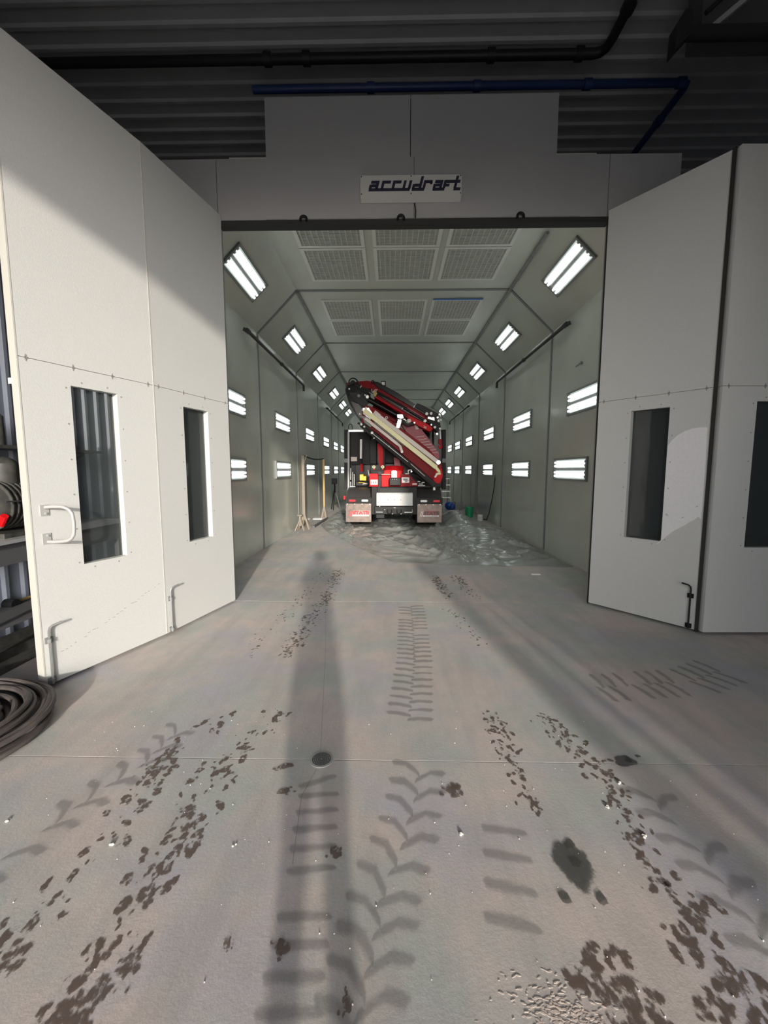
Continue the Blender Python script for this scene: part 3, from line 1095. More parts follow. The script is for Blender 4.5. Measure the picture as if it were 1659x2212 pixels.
tread_track([(.42, 1.25), (.48, 1.5), (.52, 1.75)], .2, .10, 'faint tread marks left of the oil spot', .2, two=False)
tread_track([(1.28, 1.2), (1.30, 1.6), (1.27, 2.0)], .24, .11, 'faded tread marks beyond the right wet track', .5)
tread_track([(.12, 2.5), (.2, 3.3), (.23, 4.2), (.24, 4.8)], .28, .09, 'long faded tread print running toward the doorway', .2)
tread_track([(1.55, 2.9), (2.3, 3.0), (2.7, 3.2)], .35, .09, 'rippled tread print in the shade by the right doors', .2)
wet_track([(-.92, 3.35), (-.86, 4.3), (-.80, 5.0), (-.84, 6.6)], .17, 4, 'dry brown track through the doorway on the left', .018, 'mud_dry', 'dry tyre tracks')
wet_track([(-1.28, 3.3), (-1.2, 4.1), (-1.13, 5.0), (-1.05, 6.3)], .17, 1, 'thin dry track beside the shadow in the doorway', .016, 'mud_dry', 'dry tyre tracks')
wet_track([(.66, 6.1), (.70, 5.4), (.74, 4.95)], .14, 4, 'dry brown track inside the doorway right of centre', .018, 'mud_dry', 'dry tyre tracks')
wet_track([(.98, 6.1), (1.02, 5.4), (1.08, 4.95)], .16, 3, 'dry reddish track inside the doorway at the right', .018, 'mud_dry', 'dry tyre tracks')
wet_track([(.66, 4.6), (.78, 4.0), (.85, 3.6)], .14, 1, 'scattered dry mud just outside the doorway', .016, 'mud_dry', 'dry tyre tracks')
for (x, y, rx, ry, lab) in ((.745, 1.52, .075, .10, 'large dark oil stain on the floor at right'), (1.294, 2.121, .06, .045, 'dark oil blot on the slab joint at right'),
                            (-.57, 2.05, .05, .022, 'small brown blot just left of the drain'), (-.535, 1.877, .036, .022, 'round brown blot below left of the drain'),
                            (-.231, 1.555, .026, .033, 'small dark blot on the centre crack'), (-.363, 1.209, .03, .026, 'dark greenish spot in the lower centre'),
                            (-.13, 1.067, .016, .028, 'narrow black spot near the bottom edge'), (-.554, 1.214, .014, .018, 'small reddish drop left of the dark spot'),
                            (.32, 1.9, .05, .05, 'soft grey smudge in the floor centre')):
    mb = Soft()
    blob(mb, x, y, rx * 1.3, ry * 1.3, .3, .0030, 22, .2)
    for k in range(4):
        blob(mb, x + random.uniform(-1.6, 1.6) * rx, y + random.uniform(-1.4, 1.4) * ry, rx * .35, ry * .35, 0, .0031 + k * .00005, 10)
    tag(mb.build('floor_stain', 'oil' if rx > .05 else 'mud_wet'), lab, 'stain', 'floor stains')
# crack running from the drain toward the viewer and back
ck = MB()
pts = [(-.80, 4.84), (-.60, 3.6), (-.46, 2.6), (-.40, 2.17)]
for i in range(len(pts) - 1):
    ck.bar((*pts[i], .0002), (*pts[i + 1], .0002), .003, .001)
pts = [(-.40, 2.03), (-.44, 1.85), (-.42, 1.68), (-.40, 1.5)]
for i in range(len(pts) - 1):
    ck.bar((*pts[i], .0002), (*pts[i + 1], .0002), .003, .001)
tag(ck.build('floor_crack', 'scratch'), 'thin crack in the concrete passing through the drain', 'crack')
mb = MB()
for _ in range(420):
    blob(mb, random.gauss(.50, .07), random.gauss(1.035, .05), random.uniform(.003, .010), random.uniform(.0015, .003), random.uniform(-.5, .5), random.uniform(.0006, .0016), 6)
tag(mb.build('grit_patch', 'salt'), 'pale gritty residue patch at the lower right bottom edge', 'grit', kind='stuff')
for (u, v, lab) in ((1338, 1692, 'white crumb on the wet track at right'), (505, 1828, 'pale crumb between the left wet tracks'), (1392, 1808, 'white crumb on the right wet track end'),
                    (240, 1826, 'white crumb on the far left wet track'), (16, 1772, 'white chip at the left picture edge'), (995, 1802, 'tiny white crumb in the floor centre'),
                    (1312, 1745, 'white crumb halfway down the right wet track')):
    c = PZ(u, v)
    mb = MB()
    for k in range(3):
        s = random.uniform(.004, .008)
        mb.sphere((c.x + random.uniform(-.008, .008), c.y + random.uniform(-.008, .008), s * .6), s, 6, (1, 1, .7))
    tag(mb.build('debris_crumb', 'debris'), lab, 'debris', 'white crumbs on the floor')
mb = MB()
for _ in range(140):
    x, y = random.uniform(-1.8, 1.8), random.uniform(.9, 2.6)
    s = random.uniform(.0012, .003)
    mb.sphere((x, y, s * .7), s, 6)
tag(mb.build('floor_grit', 'debris'), 'fine pale grit scattered over the foreground floor', 'grit', kind='stuff')
c = PZ(1157, 1241)
tag(MB().box(c.x - .07, c.x + .07, c.y - .02, c.y + .03, 0, .012).build('paper_scrap', 'debris', bevel=.003), 'small pale scrap on the booth floor near the right wall', 'scrap')

# ------------------------------------------------------------------ plastic sheet under and around the truck
EP = [(-2.5, 13.2), (-1.6, 10.3), (-1.0, 9.0), (-.4, 7.75), (.04, 7.02), (.6, 6.85), (1.2, 6.78), (2.0, 6.72), (3.05, 6.72)]


def edge_y(x):
    for i in range(len(EP) - 1):
        if x <= EP[i + 1][0]:
            t = (x - EP[i][0]) / (EP[i + 1][0] - EP[i][0])
            return EP[i][1] + t * (EP[i + 1][1] - EP[i][1])
    return EP[-1][1]


def xmax(y):
    return 3.05 if y < 10.5 else max(2.28, 3.05 - (y - 10.5) * .32)


TYRES = ((-1.30, -.55), (.68, 1.46))
nx, ny = 120, 130
vs, fs = [], []
for j in range(ny):
    for i in range(nx):
        fx = i / (nx - 1)
        x = -2.05 + fx * 5.1
        ye = edge_y(x) + .10 * noise.noise(Vector((x * 3, 2.2, 0)))
        t = (j / (ny - 1)) ** 1.5
        y = ye + t * (16.2 - ye)
        xm = xmax(y)
        x2 = -2.05 + fx * (xm + 2.05)
        e = min(1, t * 14, (1 - fx) * 20, fx * 20)
        v = Vector((x2 * 1.6, y * .9, .3))
        wx, wy = noise.noise(Vector((x2 * .9, y * .5, 1))) * 1.2, noise.noise(Vector((x2 * .9, y * .5, 7))) * 1.2
        n1 = 1 - abs(noise.noise(Vector((x2 * 1.1 + y * .5 + wx, y * .45 + wy, 3)))) * 2.2
        n2 = 1 - abs(noise.noise(Vector((x2 * 2.3 - y * .9 + wx * 2, y * 1.0 + wy, 4)))) * 2.4
        n3 = 1 - abs(noise.noise(Vector((x2 * 5.0 + y * 1.6 + wx * 3, y * 2.0 + wy * 2, 9)))) * 2.4
        z = .006 + e * (.05 * max(0, n1) ** 2 + .05 * max(0, n2) ** 3 + .022 * max(0, n3) ** 3)
        z += .30 * math.exp(-((x2 - 1.95) / .38) ** 2 - ((y - 12.6) / 1.3) ** 2) + .08 * math.exp(-((x2 - 2.2) / .7) ** 2 - ((y - 10.4) / 1.4) ** 2)
        z += .13 * math.exp(-((x2 + 1.75) / .3) ** 2 - ((y - 13.4) / 1.2) ** 2)
        for a, b in TYRES:
            if a - .06 < x2 < b + .06 and 11.2 < y < 14.6:
                k = min(1, (x2 - a + .06) / .06, (b + .06 - x2) / .06, (y - 11.2) / .2, (14.6 - y) / .2)
                z = z * (1 - k) + .002 * k
        vs.append((x2, y, z))
for j in range(ny - 1):
    for i in range(nx - 1):
        a = j * nx + i
        fs.append((a, a + 1, a + nx + 1, a + nx))
tag(MB().add(vs, fs).build('plastic_sheet', 'poly_film', smooth=True), 'crumpled grey translucent plastic sheet spread under the truck', 'plastic sheet')
bpy.data.objects['plastic_sheet'].data.attributes  # keep smooth shading
for p_ in bpy.data.objects['plastic_sheet'].data.polygons: p_.use_smooth = True

# ================================================================== CRANE TRUCK
def c1(x, y, Y): return P(700 + x / 5.184, 790 + y / 5.184, Y)
def c2(x, y, Y): return P(740 + x / 6.9125, 810 + y / 6.914, Y)
def c3(x, y, Y): return P(740 + x / 6.9125, 930 + y / 6.914, Y)


TX = .065           # truck centre line
tk = thing('crane_truck', (TX, 12.5, 0), 'black truck with a folded red knuckle-boom crane parked inside the booth', 'truck')


def poly(fn, pts, Y): return [(q.x, q.z) for q in (fn(a, b, Y) for a, b in pts)]


def pr(name, fn, pts, y0, y1, m, par=tk, label=None, bevel=0.0, smooth=False):
    return MB().prism(poly(fn, pts, y0), y0, y1).build(name, m, par, label=label, bevel=bevel, smooth=smooth)


def bx(name, fn, x0, y0, x1, y1, Y0, Y1, m, par=tk, label=None, bevel=0.0):
    return pr(name, fn, [(x0, y0), (x1, y0), (x1, y1), (x0, y1)], Y0, Y1, m, par, label, bevel)


def cy(name, fn, a, b, r, Y, m, par=tk, Yb=None, n=14, label=None):
    return MB().cyl(fn(*a, Y), fn(*b, Yb or Y), r, n).build(name, m, par, smooth=True, label=label)


def pin(name, fn, x, y, r, Y, m, par=tk, d=.05):
    q = fn(x, y, Y)
    return MB().cyl((q.x, Y - d, q.z), (q.x, Y + .02, q.z), r, 14).build(name, m, par, smooth=True)


def hose(name, fn, pts, r, Y, m='black_rubber', par=tk, sub=6):
    # Catmull-Rom through the points
    q = [fn(p[0], p[1], Y + (p[2] if len(p) > 2 else 0)) for p in pts]
    q = [q[0]] + q + [q[-1]]
    res = []
    for i in range(1, len(q) - 2):
        for k in range(sub):
            t = k / sub
            res.append(.5 * ((2 * q[i]) + (q[i + 1] - q[i - 1]) * t + (2 * q[i - 1] - 5 * q[i] + 4 * q[i + 1] - q[i + 2]) * t * t + (3 * q[i] - q[i - 1] - 3 * q[i + 1] + q[i + 2]) * t ** 3))
    res.append(q[-2])
    return MB().tube(res, r, 8).build(name, m, par, smooth=True)


# ---- chassis, wheels
for s in (-1, 1):
    MB().box(TX + s * .43 - .05, TX + s * .43 + .05, 11.45, 20.2, .72, 1.02).build('frame_rail', 'black_metal', tk)
for y in (11.9, 13.4, 15.5):
    MB().box(TX - .42, TX + .42, y - .08, y + .08, .74, 1.0).build('cross_member', 'black_metal', tk)


def wheel(cx, cy_, wdt, r=.51):
    h = wdt / 2
    t = MB().lathe((cx, cy_, r), [(r * .58, -h), (r * .9, -h), (r * .97, -h * .86), (r, -h * .55), (r, h * .55), (r * .97, h * .86), (r * .9, h), (r * .58, h)], 'X', 32).build('tyre', 'black_rubber', tk, smooth=True)
    MB().lathe((cx, cy_, r), [(r * .2, -h * .5), (r * .58, -h * .85), (r * .58, h * .85), (r * .2, h * .5)], 'X', 24).build('rim', 'steel', t, smooth=True)


for y in (12.05, 13.42):
    MB().cyl((TX - 1.1, y, .51), (TX + 1.1, y, .51), .09, 10).build('axle', 'black_metal', tk)
    for s in (-1, 1):
        for o in (.80, 1.13):
            wheel(TX + s * o, y, .29)
for s in (-1, 1):
    wheel(TX + s * 1.03, 18.9, .31)
# ---- fenders, brackets, flaps, lamps
for sgn_, (xa, xb) in ((-1, (60, 430)), (1, (1110, 1487))):
    xl, xr = c3(xa, 1000, 11.4).x, c3(xb, 1000, 11.4).x
    ar = arc((12.05, .50), .60, 38, 172, 18)
    vsx = []
    m = MB()
    ring = [(y, z) for y, z in ar]
    inn = [(12.05 + (y - 12.05) * .97, .50 + (z - .50) * .97) for y, z in ar]
    n = len(ring)
    vv = []
    for x in (xl, xr):
        vv += [(x, y, z) for y, z in ring] + [(x, y, z) for y, z in inn]
    ff = []
    for i in range(n - 1):
        ff += [(i, i + 1, 2 * n + i + 1, 2 * n + i), (n + i, 3 * n + i, 3 * n + i + 1, n + i + 1), (i, n + i, n + i + 1, i + 1), (2 * n + i, 2 * n + i + 1, 3 * n + i + 1, 3 * n + i)]
    ff += [(0, 2 * n, 3 * n, n), (n - 1, 2 * n - 1, 4 * n - 1, 3 * n - 1)]
    m.add(vv, ff).build('fender', 'fender', tk, smooth=True)
    bx('lamp_bar', c3, xa - 15, 1003, xb + 8, 1108, 11.34, 11.40, 'black_metal', bevel=.006)
    off = 0 if sgn_ < 0 else 8
    lamps = ((95, 195, 'red_lens'), (283, 382, 'white_plastic')) if sgn_ < 0 else ((1163, 1265, 'white_plastic'), (1352, 1455, 'red_lens'))
    for a, b, mm in lamps:
        cyy = 1047 + off
        q0, q1 = c3(a, cyy, 11.32), c3(b, cyy, 11.32)
        r = .030
        pts = arc((q1.x - r, q1.z), r, -90, 90, 8) + arc((q0.x + r, q0.z), r, 90, 270, 8)
        MB().prism(pts, 11.32, 11.345).build('tail_lamp' if mm == 'red_lens' else 'reverse_lamp', mm, tk)
    fxa, fxb = (50, 428) if sgn_ < 0 else (1116, 1480)
    zt, zb_ = c3(100, 1103 + off, 11.33).z, c3(100, 1364 + off * .8, 11.33).z
    x0, x1 = c3(fxa, 1200, 11.33).x, c3(fxb, 1200, 11.33).x
    fpn = MB().box(x0, x1, 11.325, 11.333, zb_, zt + .02).build('mud_flap', 'flap_steel', tk, label='stainless mud flap with red and white lettering')
    for k in range(4):
        bxp = x0 + .045 + (x1 - x0 - .09) * k / 3
        MB().cyl((bxp, 11.312, zt + .012), (bxp, 11.327, zt + .012), .013, 8).build('flap_bolt', 'white_paint', fpn)
    # lettering
    W = x1 - x0
    tm = text_mesh('STATE', .125, None, .011, .0)
    lx = max(v.x for v in tm.v)
    kx = W * .64 / lx
    ox = x0 + W * (.28 if sgn_ < 0 else .26)
    zl = zb_ + (zt - zb_) * .44
    if sgn_ > 0:
        MB().box(ox - .01, ox + W * .63, 11.3225, 11.3245, zl - .012, zl + .105).build('logo_backing', 'text_red', fpn)
    tm.v = [Vector((ox + v.x * kx, 11.3215 + v.z, zl + v.y)) for v in tm.v]
    tm.build('lettering', 'text_red' if sgn_ < 0 else 'fender', fpn)
    if sgn_ < 0:
        t2 = text_mesh('STATE', .125, None, .017, .0, .0008)
        t2.v = [Vector((ox + v.x * kx, 11.3243 + v.z, zl + v.y)) for v in t2.v]
        t2.build('lettering_outline', 'pink_white', fpn)
    MB().box(ox - .02, ox + W * .63, 11.321, 11.3245, zl - .055, zl - .014).build('white_bar', 'white_paint', fpn)
    t3 = text_mesh('TRUCK CENTERS', .038, None, .0006)
    l3 = max(v.x for v in t3.v)
    t3.v = [Vector((ox + W * .04 + v.x * W * .52 / l3, 11.3195 + v.z, zl - .048 + v.y)) for v in t3.v]
    t3.build('bar_lettering', 'fender' if sgn_ > 0 else 'grey_paint', fpn)
    for k in range(2):
        xx = ox - .115 + k * .045
        MB().prism([(xx, zl - .055), (xx + .028, zl - .055), (xx + .075, zl + .10), (xx + .047, zl + .10)], 11.3215, 11.3245).build('slash_mark', 'text_red' if sgn_ < 0 else 'pink_white', fpn)
MB().box(c3(15, 1000, 11.5).x, c3(40, 1000, 11.5).x, 11.5, 11.53, .78, .88).build('side_marker', 'red_lens', tk)
# ---- tail section
bx('tail_box', c3, 432, 845, 1112, 1255, 11.36, 11.9, 'black_metal', bevel=.01)
bx('upper_step', c3, 555, 858, 990, 930, 11.30, 11.5, 'black_plastic', bevel=.006)
bx('step_rail', c3, 520, 845, 560, 935, 11.28, 11.4, 'black_metal')
bx('step_rail', c3, 985, 845, 1025, 935, 11.28, 11.4, 'black_metal')
plt = bx('tail_plate', c3, 505, 945, 1048, 1126, 11.22, 11.26, 'galv_plate', bevel=.008, label='bright galvanised plate across the tail')
bx('plate_lip', c3, 510, 930, 1045, 945, 11.22, 11.36, 'galvanised')
for x in (680, 775, 868):
    pin('plate_hole', c3, x, 1034, .010, 11.22, 'black_metal', plt, .004)
bx('hitch_beam', c3, 480, 1132, 1065, 1250, 11.28, 11.42, 'black_plastic', bevel=.01)
for x in (700, 845):
    hose('tow_ring', c3, [(x - 30, 1180), (x - 32, 1220), (x, 1245), (x + 32, 1220), (x + 30, 1180)], .014, 11.26, 'black_metal')
bx('hitch_plate', c3, 665, 1170, 880, 1240, 11.27, 11.3, 'black_metal')
bx('air_coupling', c3, 925, 1216, 1040, 1228, 11.24, 11.28, 'white_paint')
bx('air_coupling', c3, 500, 1214, 600, 1224, 11.24, 11.28, 'galvanised')
for x, y in ((770, 1153), (785, 1153), (1040, 1185), (1045, 1205), (555, 1133), (745, 1245), (873, 1245), (630, 1180)):
    pin('bolt_head', c3, x, y, .010, 11.27, 'white_paint', d=.012)
bx('trailer_socket', c3, 500, 1250, 625, 1312, 11.3, 11.42, 'black_plastic', bevel=.012)
# ---- black body behind the crane
zt = c3(100, -20, 13.2).z
body = MB().box(c1(225, 700, 13.1).x, c1(1365, 700, 13.1).x, 13.15, 16.9, 1.05, c1(300, 720, 13.15).z).build('body_box', 'black_gloss', tk, bevel=.02)
for (a, b) in ((225, 262), (1325, 1365)):
    bx('body_post', c1, a, 715, b, 1385, 13.0, 13.2, 'black_metal')
    bx('body_band', c1, a - 3, 1040, b + 4, 1085, 12.98, 13.06, 'grey_paint')
bx('side_post', c1, 264, 740, 284, 1390, 12.75, 12.85, 'galvanised')
bx('top_rail', c1, 272, 718, 440, 740, 12.7, 12.8, 'steel')
hose('cable_loop', c1, [(275, 720), (275, 675), (292, 655), (312, 668), (318, 715)], .012, 12.75)
bx('body_locker', c1, 300, 740, 520, 1100, 12.85, 13.15, 'black_metal', bevel=.01)
bx('body_locker', c1, 515, 830, 590, 1100, 12.7, 13.15, 'black_plastic', bevel=.01)
bx('tank', c1, 680, 900, 830, 1095, 12.75, 13.15, 'black_plastic', bevel=.03)
bx('body_rail', c1, 300, 1085, 600, 1105, 12.8, 12.95, 'black_metal')
bx('lower_locker', c1, 350, 1110, 520, 1390, 12.9, 13.15, 'black_gloss', bevel=.01)
# side post with mid brace on right
bx('side_post', c1, 1232, 700, 1258, 1200, 12.75, 12.85, 'grey_paint')
# cab far ahead
MB().prism([(TX - 1.15, .9), (TX + 1.15, .9), (TX + 1.15, 2.3), (TX + 1.0, 2.75), (TX - 1.0, 2.75), (TX - 1.15, 2.3)], 17.3, 19.2).build('cab', 'black_gloss', tk, bevel=.05)
MB().prism([(TX - 1.0, .8), (TX + 1.0, .8), (TX + 1.0, 1.7), (TX - 1.0, 1.7)], 19.2, 20.6).build('hood', 'black_gloss', tk, bevel=.08)
# ---- left cylinder, labels, yellow boxes
cy('outrigger_rod', c3, (277, 130), (275, 420), .036, 12.2, 'white_paint')
cy('outrigger_collar', c3, (277, 415), (280, 500), .034, 12.3, 'black_metal')
cy('outrigger_foot', c3, (281, 500), (284, 612), .036, 12.3, 'red_bright')
bx('warning_label', c3, 125, 395, 215, 458, 12.8, 12.84, 'pink_white')
bx('yellow_box', c3, 255, 655, 312, 745, 12.2, 12.35, 'yellow', bevel=.008)
bx('yellow_box', c3, 305, 680, 352, 747, 12.15, 12.3, 'yellow', bevel=.008)
for x, ya, yb in ((122, 560, 735), (122, 765, 890), (152, 620, 850), (175, 650, 820)):
    cy('control_rod', c3, (x, ya), (x, yb), .012, 12.4, 'steel' if x != 122 else 'white_paint')
bx('rod_clamp', c3, 110, 830, 190, 842, 12.38, 12.42, 'white_paint')
for x0, y0, x1, y1 in ((240, 778, 330, 784), (300, 800, 375, 795), (380, 590, 395, 680)):
    hose('control_lever', c3, [(x0, y0), ((x0 + x1) / 2, (y0 + y1) / 2 - 3), (x1, y1)], .010, 12.25, 'yellow' if x0 < 260 else 'white_paint')
bx('valve_bank', c3, 195, 760, 400, 830, 12.3, 12.6, 'black_plastic', bevel=.02)
# ---- crane base
base = pr('crane_base', c3, [(402, 645), (530, 640), (530, 838), (402, 835)], 11.55, 12.7, 'red_bright', label='red crane base')
bx('base_sticker', c3, 415, 735, 525, 810, 11.53, 11.55, 'white_plastic', base)
for k in range(3):
    bx('sticker_print', c3, 425 + k * 30, 760, 445 + k * 30, 795, 11.525, 11.53, 'grey_paint', base)
pr('base_centre', c3, [(580, 600), (720, 590), (880, 600), (880, 835), (585, 838)], 11.62, 12.7, 'red_bright')
pr('base_wedge', c3, [(868, 650), (985, 655), (1120, 775), (1120, 832), (868, 838)], 11.55, 12.65, 'red_paint')  # darker red paints in the shade right of the sun edge
stk = bx('capacity_sticker', c3, 885, 700, 995, 780, 11.53, 11.55, 'white_plastic')
pr('sticker_print', c3, [(895, 715), (985, 720), (950, 755), (910, 745)], 11.525, 11.53, 'grey_paint', stk)
pr('sticker_print', c3, [(930, 765), (985, 740), (985, 750), (940, 773)], 11.525, 11.53, 'fender', stk)
pin('base_hole', c3, 1030, 745, .022, 11.55, 'black_metal', d=.01)
bx('plate_tag', c3, 1042, 788, 1110, 812, 11.53, 11.55, 'pink_white')
bx('support_column', c3, 530, 670, 580, 850, 11.5, 11.8, 'black_plastic', bevel=.01)
bx('crossbar', c3, 440, 592, 620, 640, 11.52, 11.7, 'black_metal', bevel=.008)
pin('pivot_ring', c3, 555, 640, .050, 11.5, 'black_gloss')
for x in (468, 600):
    q = c3(x, 543, 11.52)
    lm = MB().cyl((q.x, 11.5, q.z), (q.x, 11.58, q.z), .045, 18).build('work_lamp', 'cream_pipe', tk, smooth=True)
    MB().cyl((q.x, 11.49, q.z), (q.x, 11.505, q.z), .016, 12).build('lamp_bulb', 'black_metal', lm, smooth=True)
    bx('lamp_stalk', c3, x - 8, 566, x + 8, 600, 11.55, 11.6, 'red_bright')
# slewing ring with teeth
q0, q1 = c3(632, 590, 12.1), c3(910, 590, 12.1)
cxs, rs = (q0.x + q1.x) / 2, (q1.x - q0.x) / 2
zs0, zs1 = c3(700, 650, 12.1).z, c3(700, 530, 12.1).z
slew = MB().lathe((cxs, 12.1 + .0, 0), [(rs * .94, zs0), (rs * .94, zs1), (rs * .6, zs1 + .01)], n=28).build('slewing_ring', 'red_bright', tk, smooth=True)
for k in range(28):
    a = 2 * math.pi * k / 28
    if math.sin(a) > .5: continue
    bxp, byp = cxs + rs * .95 * math.cos(a), 12.1 + rs * .95 * math.sin(a)
    MB().cyl((bxp, byp, zs0 + .05), (bxp, byp, zs1 - .01), .022, 8).build('ring_bolt', 'red_bright', slew)
# levelling stack in the middle
for k in range(6):
    bx('cylinder_rib', c3, 730, 603 + k * 17, 812, 616 + k * 17, 11.45, 11.6, 'white_paint' if k % 2 == 0 else 'steel')
bx('cylinder_core', c3, 742, 598, 800, 705, 11.5, 11.62, 'white_plastic')
bx('control_block', c3, 700, 708, 870, 822, 11.4, 11.62, 'black_plastic', bevel=.015)
for x in (745, 775, 805):
    pin('control_knob', c3, x, 728, .014, 11.4, 'grey_paint')
cy('tie_rod', c3, (580, 653), (715, 655), .010, 11.5, 'pink_white')
hose('hook_hose', c3, [(985, 650), (980, 600), (1000, 590), (1035, 592)], .014, 11.45, 'white_paint')
pin('hose_fitting', c3, 1028, 612, .022, 11.42, 'steel')
hose('fitting_hose', c3, [(1030, 630), (1040, 680), (1090, 740), (1150, 790), (1230, 800)], .025, 11.5)
for x, y, w_ in ((1120, 758, 40), (1140, 795, 60), (1180, 770, 45), (935, 642, 40)):
    bx('bright_fitting', c3, x, y, x + w_, y + 10, 11.42, 11.46, 'white_paint')
bx('outrigger_beam', c3, 1120, 822, 1380, 848, 11.5, 11.8, 'black_metal')
bx('beam_edge', c3, 1125, 820, 1230, 829, 11.48, 11.5, 'white_plastic')
bx('foot_block', c3, 1355, 850, 1385, 892, 11.45, 11.6, 'white_paint')
for k, (a, b) in enumerate((((1040, 660), (1210, 760)), ((1060, 690), (1240, 780)), ((1000, 690), (1170, 800)))):
    hose('hydraulic_hose', c3, [a, ((a[0] + b[0]) / 2 + 12, (a[1] + b[1]) / 2 - 20), b], .022, 11.6 + k * .05)
# ---- column
pr('crane_column', c3, [(520, 190), (580, 230), (606, 280), (606, 540), (555, 540), (535, 420)], 11.95, 12.3, 'red_bright')
pr('column_arm', c3, [(768, 400), (800, 405), (850, 440), (868, 530), (775, 530)], 11.95, 12.3, 'red_glare')
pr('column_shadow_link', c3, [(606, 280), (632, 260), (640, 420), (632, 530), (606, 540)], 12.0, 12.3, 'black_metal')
# ---- inner boom (red with pink glare put into the colour, behind the main boom)
inner = pr('inner_boom', c1, [(860, 655), (1000, 640), (1090, 712), (1175, 820), (1290, 985), (1290, 1040), (1225, 1040), (1120, 960), (980, 820)], 11.72, 12.05, 'red_glare', label='red inner boom plate with pinkish sun glare in its colour')
for k in range(7):
    x0, y0 = 1050 + k * 26, 765 + k * 30
    for j in range(3):
        ox = j * 48
        a = (x0 + ox * .62 - 15, y0 + ox * .62 + 30 - j * 34)
        bx('decal_line', c1, a[0], a[1], a[0] + 30, a[1] + 5, 11.712, 11.722, 'pink_white', inner)
bx('decal_block', c1, 1015, 655, 1050, 690, 11.71, 11.722, 'pink_white', inner)
bx('decal_block', c1, 1025, 690, 1060, 712, 11.71, 11.722, 'pink_white', inner)
# ---- main boom
main = pr('main_boom', c1, [(430, 480), (470, 440), (560, 470), (1180, 935), (1320, 1110), (1332, 1240), (1300, 1318), (1265, 1322), (1210, 1275), (600, 765), (420, 640)], 11.42, 11.85, 'red_paint',
          label='dark red main boom running diagonally', bevel=.015)
pr('boom_end_cap', c1, [(1245, 1165), (1318, 1150), (1330, 1240), (1298, 1316), (1262, 1318), (1225, 1285)], 11.38, 11.43, 'red_bright', main)


def strip(name, pts, th, Y, m, par=main, dep=.05):
    q = [c1(a, b, Y) for a, b in pts]
    mb = MB()
    for i in range(len(q) - 1):
        mb.bar(q[i], q[i + 1], dep, th, up=(0, 1, 0)) if False else mb.bar(q[i], q[i + 1] + (q[i + 1] - q[i]).normalized() * (th * .3 if i < len(q) - 2 else 0), th, dep, up=(0, 1, 0))
    return mb.build(name, m, par, bevel=.006)


strip('white_beam', [(580, 545), (1285, 1088)], .115, 11.33, 'pink_white', dep=.10)
pin('beam_end', c1, 1278, 1082, .062, 11.32, 'steel', main, .06)
pr('beam_plate', c1, [(575, 500), (635, 548), (595, 590), (540, 545)], 11.30, 11.36, 'pink_white', main)
strip('cream_beam', [(450, 500), (1255, 1140)], .125, 11.28, 'cream_pipe', dep=.10)
strip('cream_beam_tail', [(1250, 1135), (1285, 1185), (1288, 1208)], .08, 11.29, 'cream_pipe', dep=.08)
strip('cream_fork', [(1250, 1215), (1305, 1205)], .06, 11.285, 'cream_pipe', dep=.08)
strip('cream_fork', [(1262, 1215), (1240, 1252)], .05, 11.28, 'white_paint', dep=.08)
strip('short_beam', [(460, 590), (820, 875)], .085, 11.31, 'pink_white', dep=.10)
strip('short_beam_tail', [(818, 873), (852, 905), (872, 960)], .07, 11.31, 'pink_white', dep=.09)
pin('tail_pin', c1, 872, 965, .035, 11.29, 'white_paint', main)
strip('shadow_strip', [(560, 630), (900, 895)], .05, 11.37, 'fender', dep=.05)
pr('beam_fitting', c1, [(430, 475), (500, 470), (560, 560), (520, 600), (440, 540)], 11.34, 11.42, 'steel', main)
pr('beam_clamp', c1, [(420, 560), (500, 580), (550, 660), (520, 690), (455, 640)], 11.32, 11.42, 'grey_paint', main)
for x, y in ((430, 500), (455, 545), (515, 580), (640, 670), (585, 625), (470, 470)):
    pin('clamp_bolt', c1, x, y, .018, 11.27, 'white_paint', main)
for x in (600, 650, 1200):
    y = 545 + (x - 580) * .77
    pin('beam_rivet', c1, x, y - 20, .008, 11.27, 'steel', main)
strip('under_rail', [(420, 660), (1235, 1335)], .14, 11.44, 'black_metal', dep=.22)
strip('under_pipe', [(545, 760), (720, 900)], .018, 11.28, 'white_paint', dep=.02)
strip('under_pipe', [(735, 912), (942, 1078)], .018, 11.28, 'white_paint', dep=.02)
strip('under_pipe', [(970, 1098), (1130, 1238)], .018, 11.28, 'pink_white', dep=.02)
hose('under_hose', c1, [(380, 640), (500, 720), (700, 900), (950, 1110), (1200, 1330)], .028, 11.32, par=main)
for x, y, r in ((418, 658, .030), (538, 753, .036), (452, 685, .026), (560, 812, .018), (728, 905, .018)):
    pin('pivot_pin', c1, x, y, r, 11.28, 'white_paint', main)
# ---- knuckle at upper left
kn = pr('knuckle_link', c1, [(262, 215), (330, 200), (400, 210), (520, 330), (515, 395), (440, 400), (430, 480), (410, 520), (415, 620), (400, 610), (330, 510), (270, 390), (246, 300)], 11.5, 11.9, 'black_gloss',
        bevel=.015, label='black knuckle linkage at the boom joint')
pr('knuckle_cover', c1, [(275, 300), (380, 300), (430, 350), (500, 420), (450, 460), (340, 400)], 11.44, 11.5, 'black_plastic', kn)
pr('red_head', c1, [(246, 190), (480, 166), (560, 185), (590, 260), (480, 260), (400, 295), (270, 296)], 11.55, 11.95, 'red_paint', bevel=.012)
for x, y, r, mm in ((390, 340, .040, 'grey_paint'), (485, 352, .044, 'steel'), (316, 190, .05, 'black_metal'), (284, 262, .022, 'steel'), (460, 332, .018, 'white_paint'), (400, 542, .02, 'white_paint')):
    pin('knuckle_pin', c1, x, y, r, 11.42, mm, kn)
hose('hose_loop', c1, [(292, 215), (280, 175), (305, 145), (345, 145), (375, 175), (390, 230), (440, 290)], .018, 11.5)
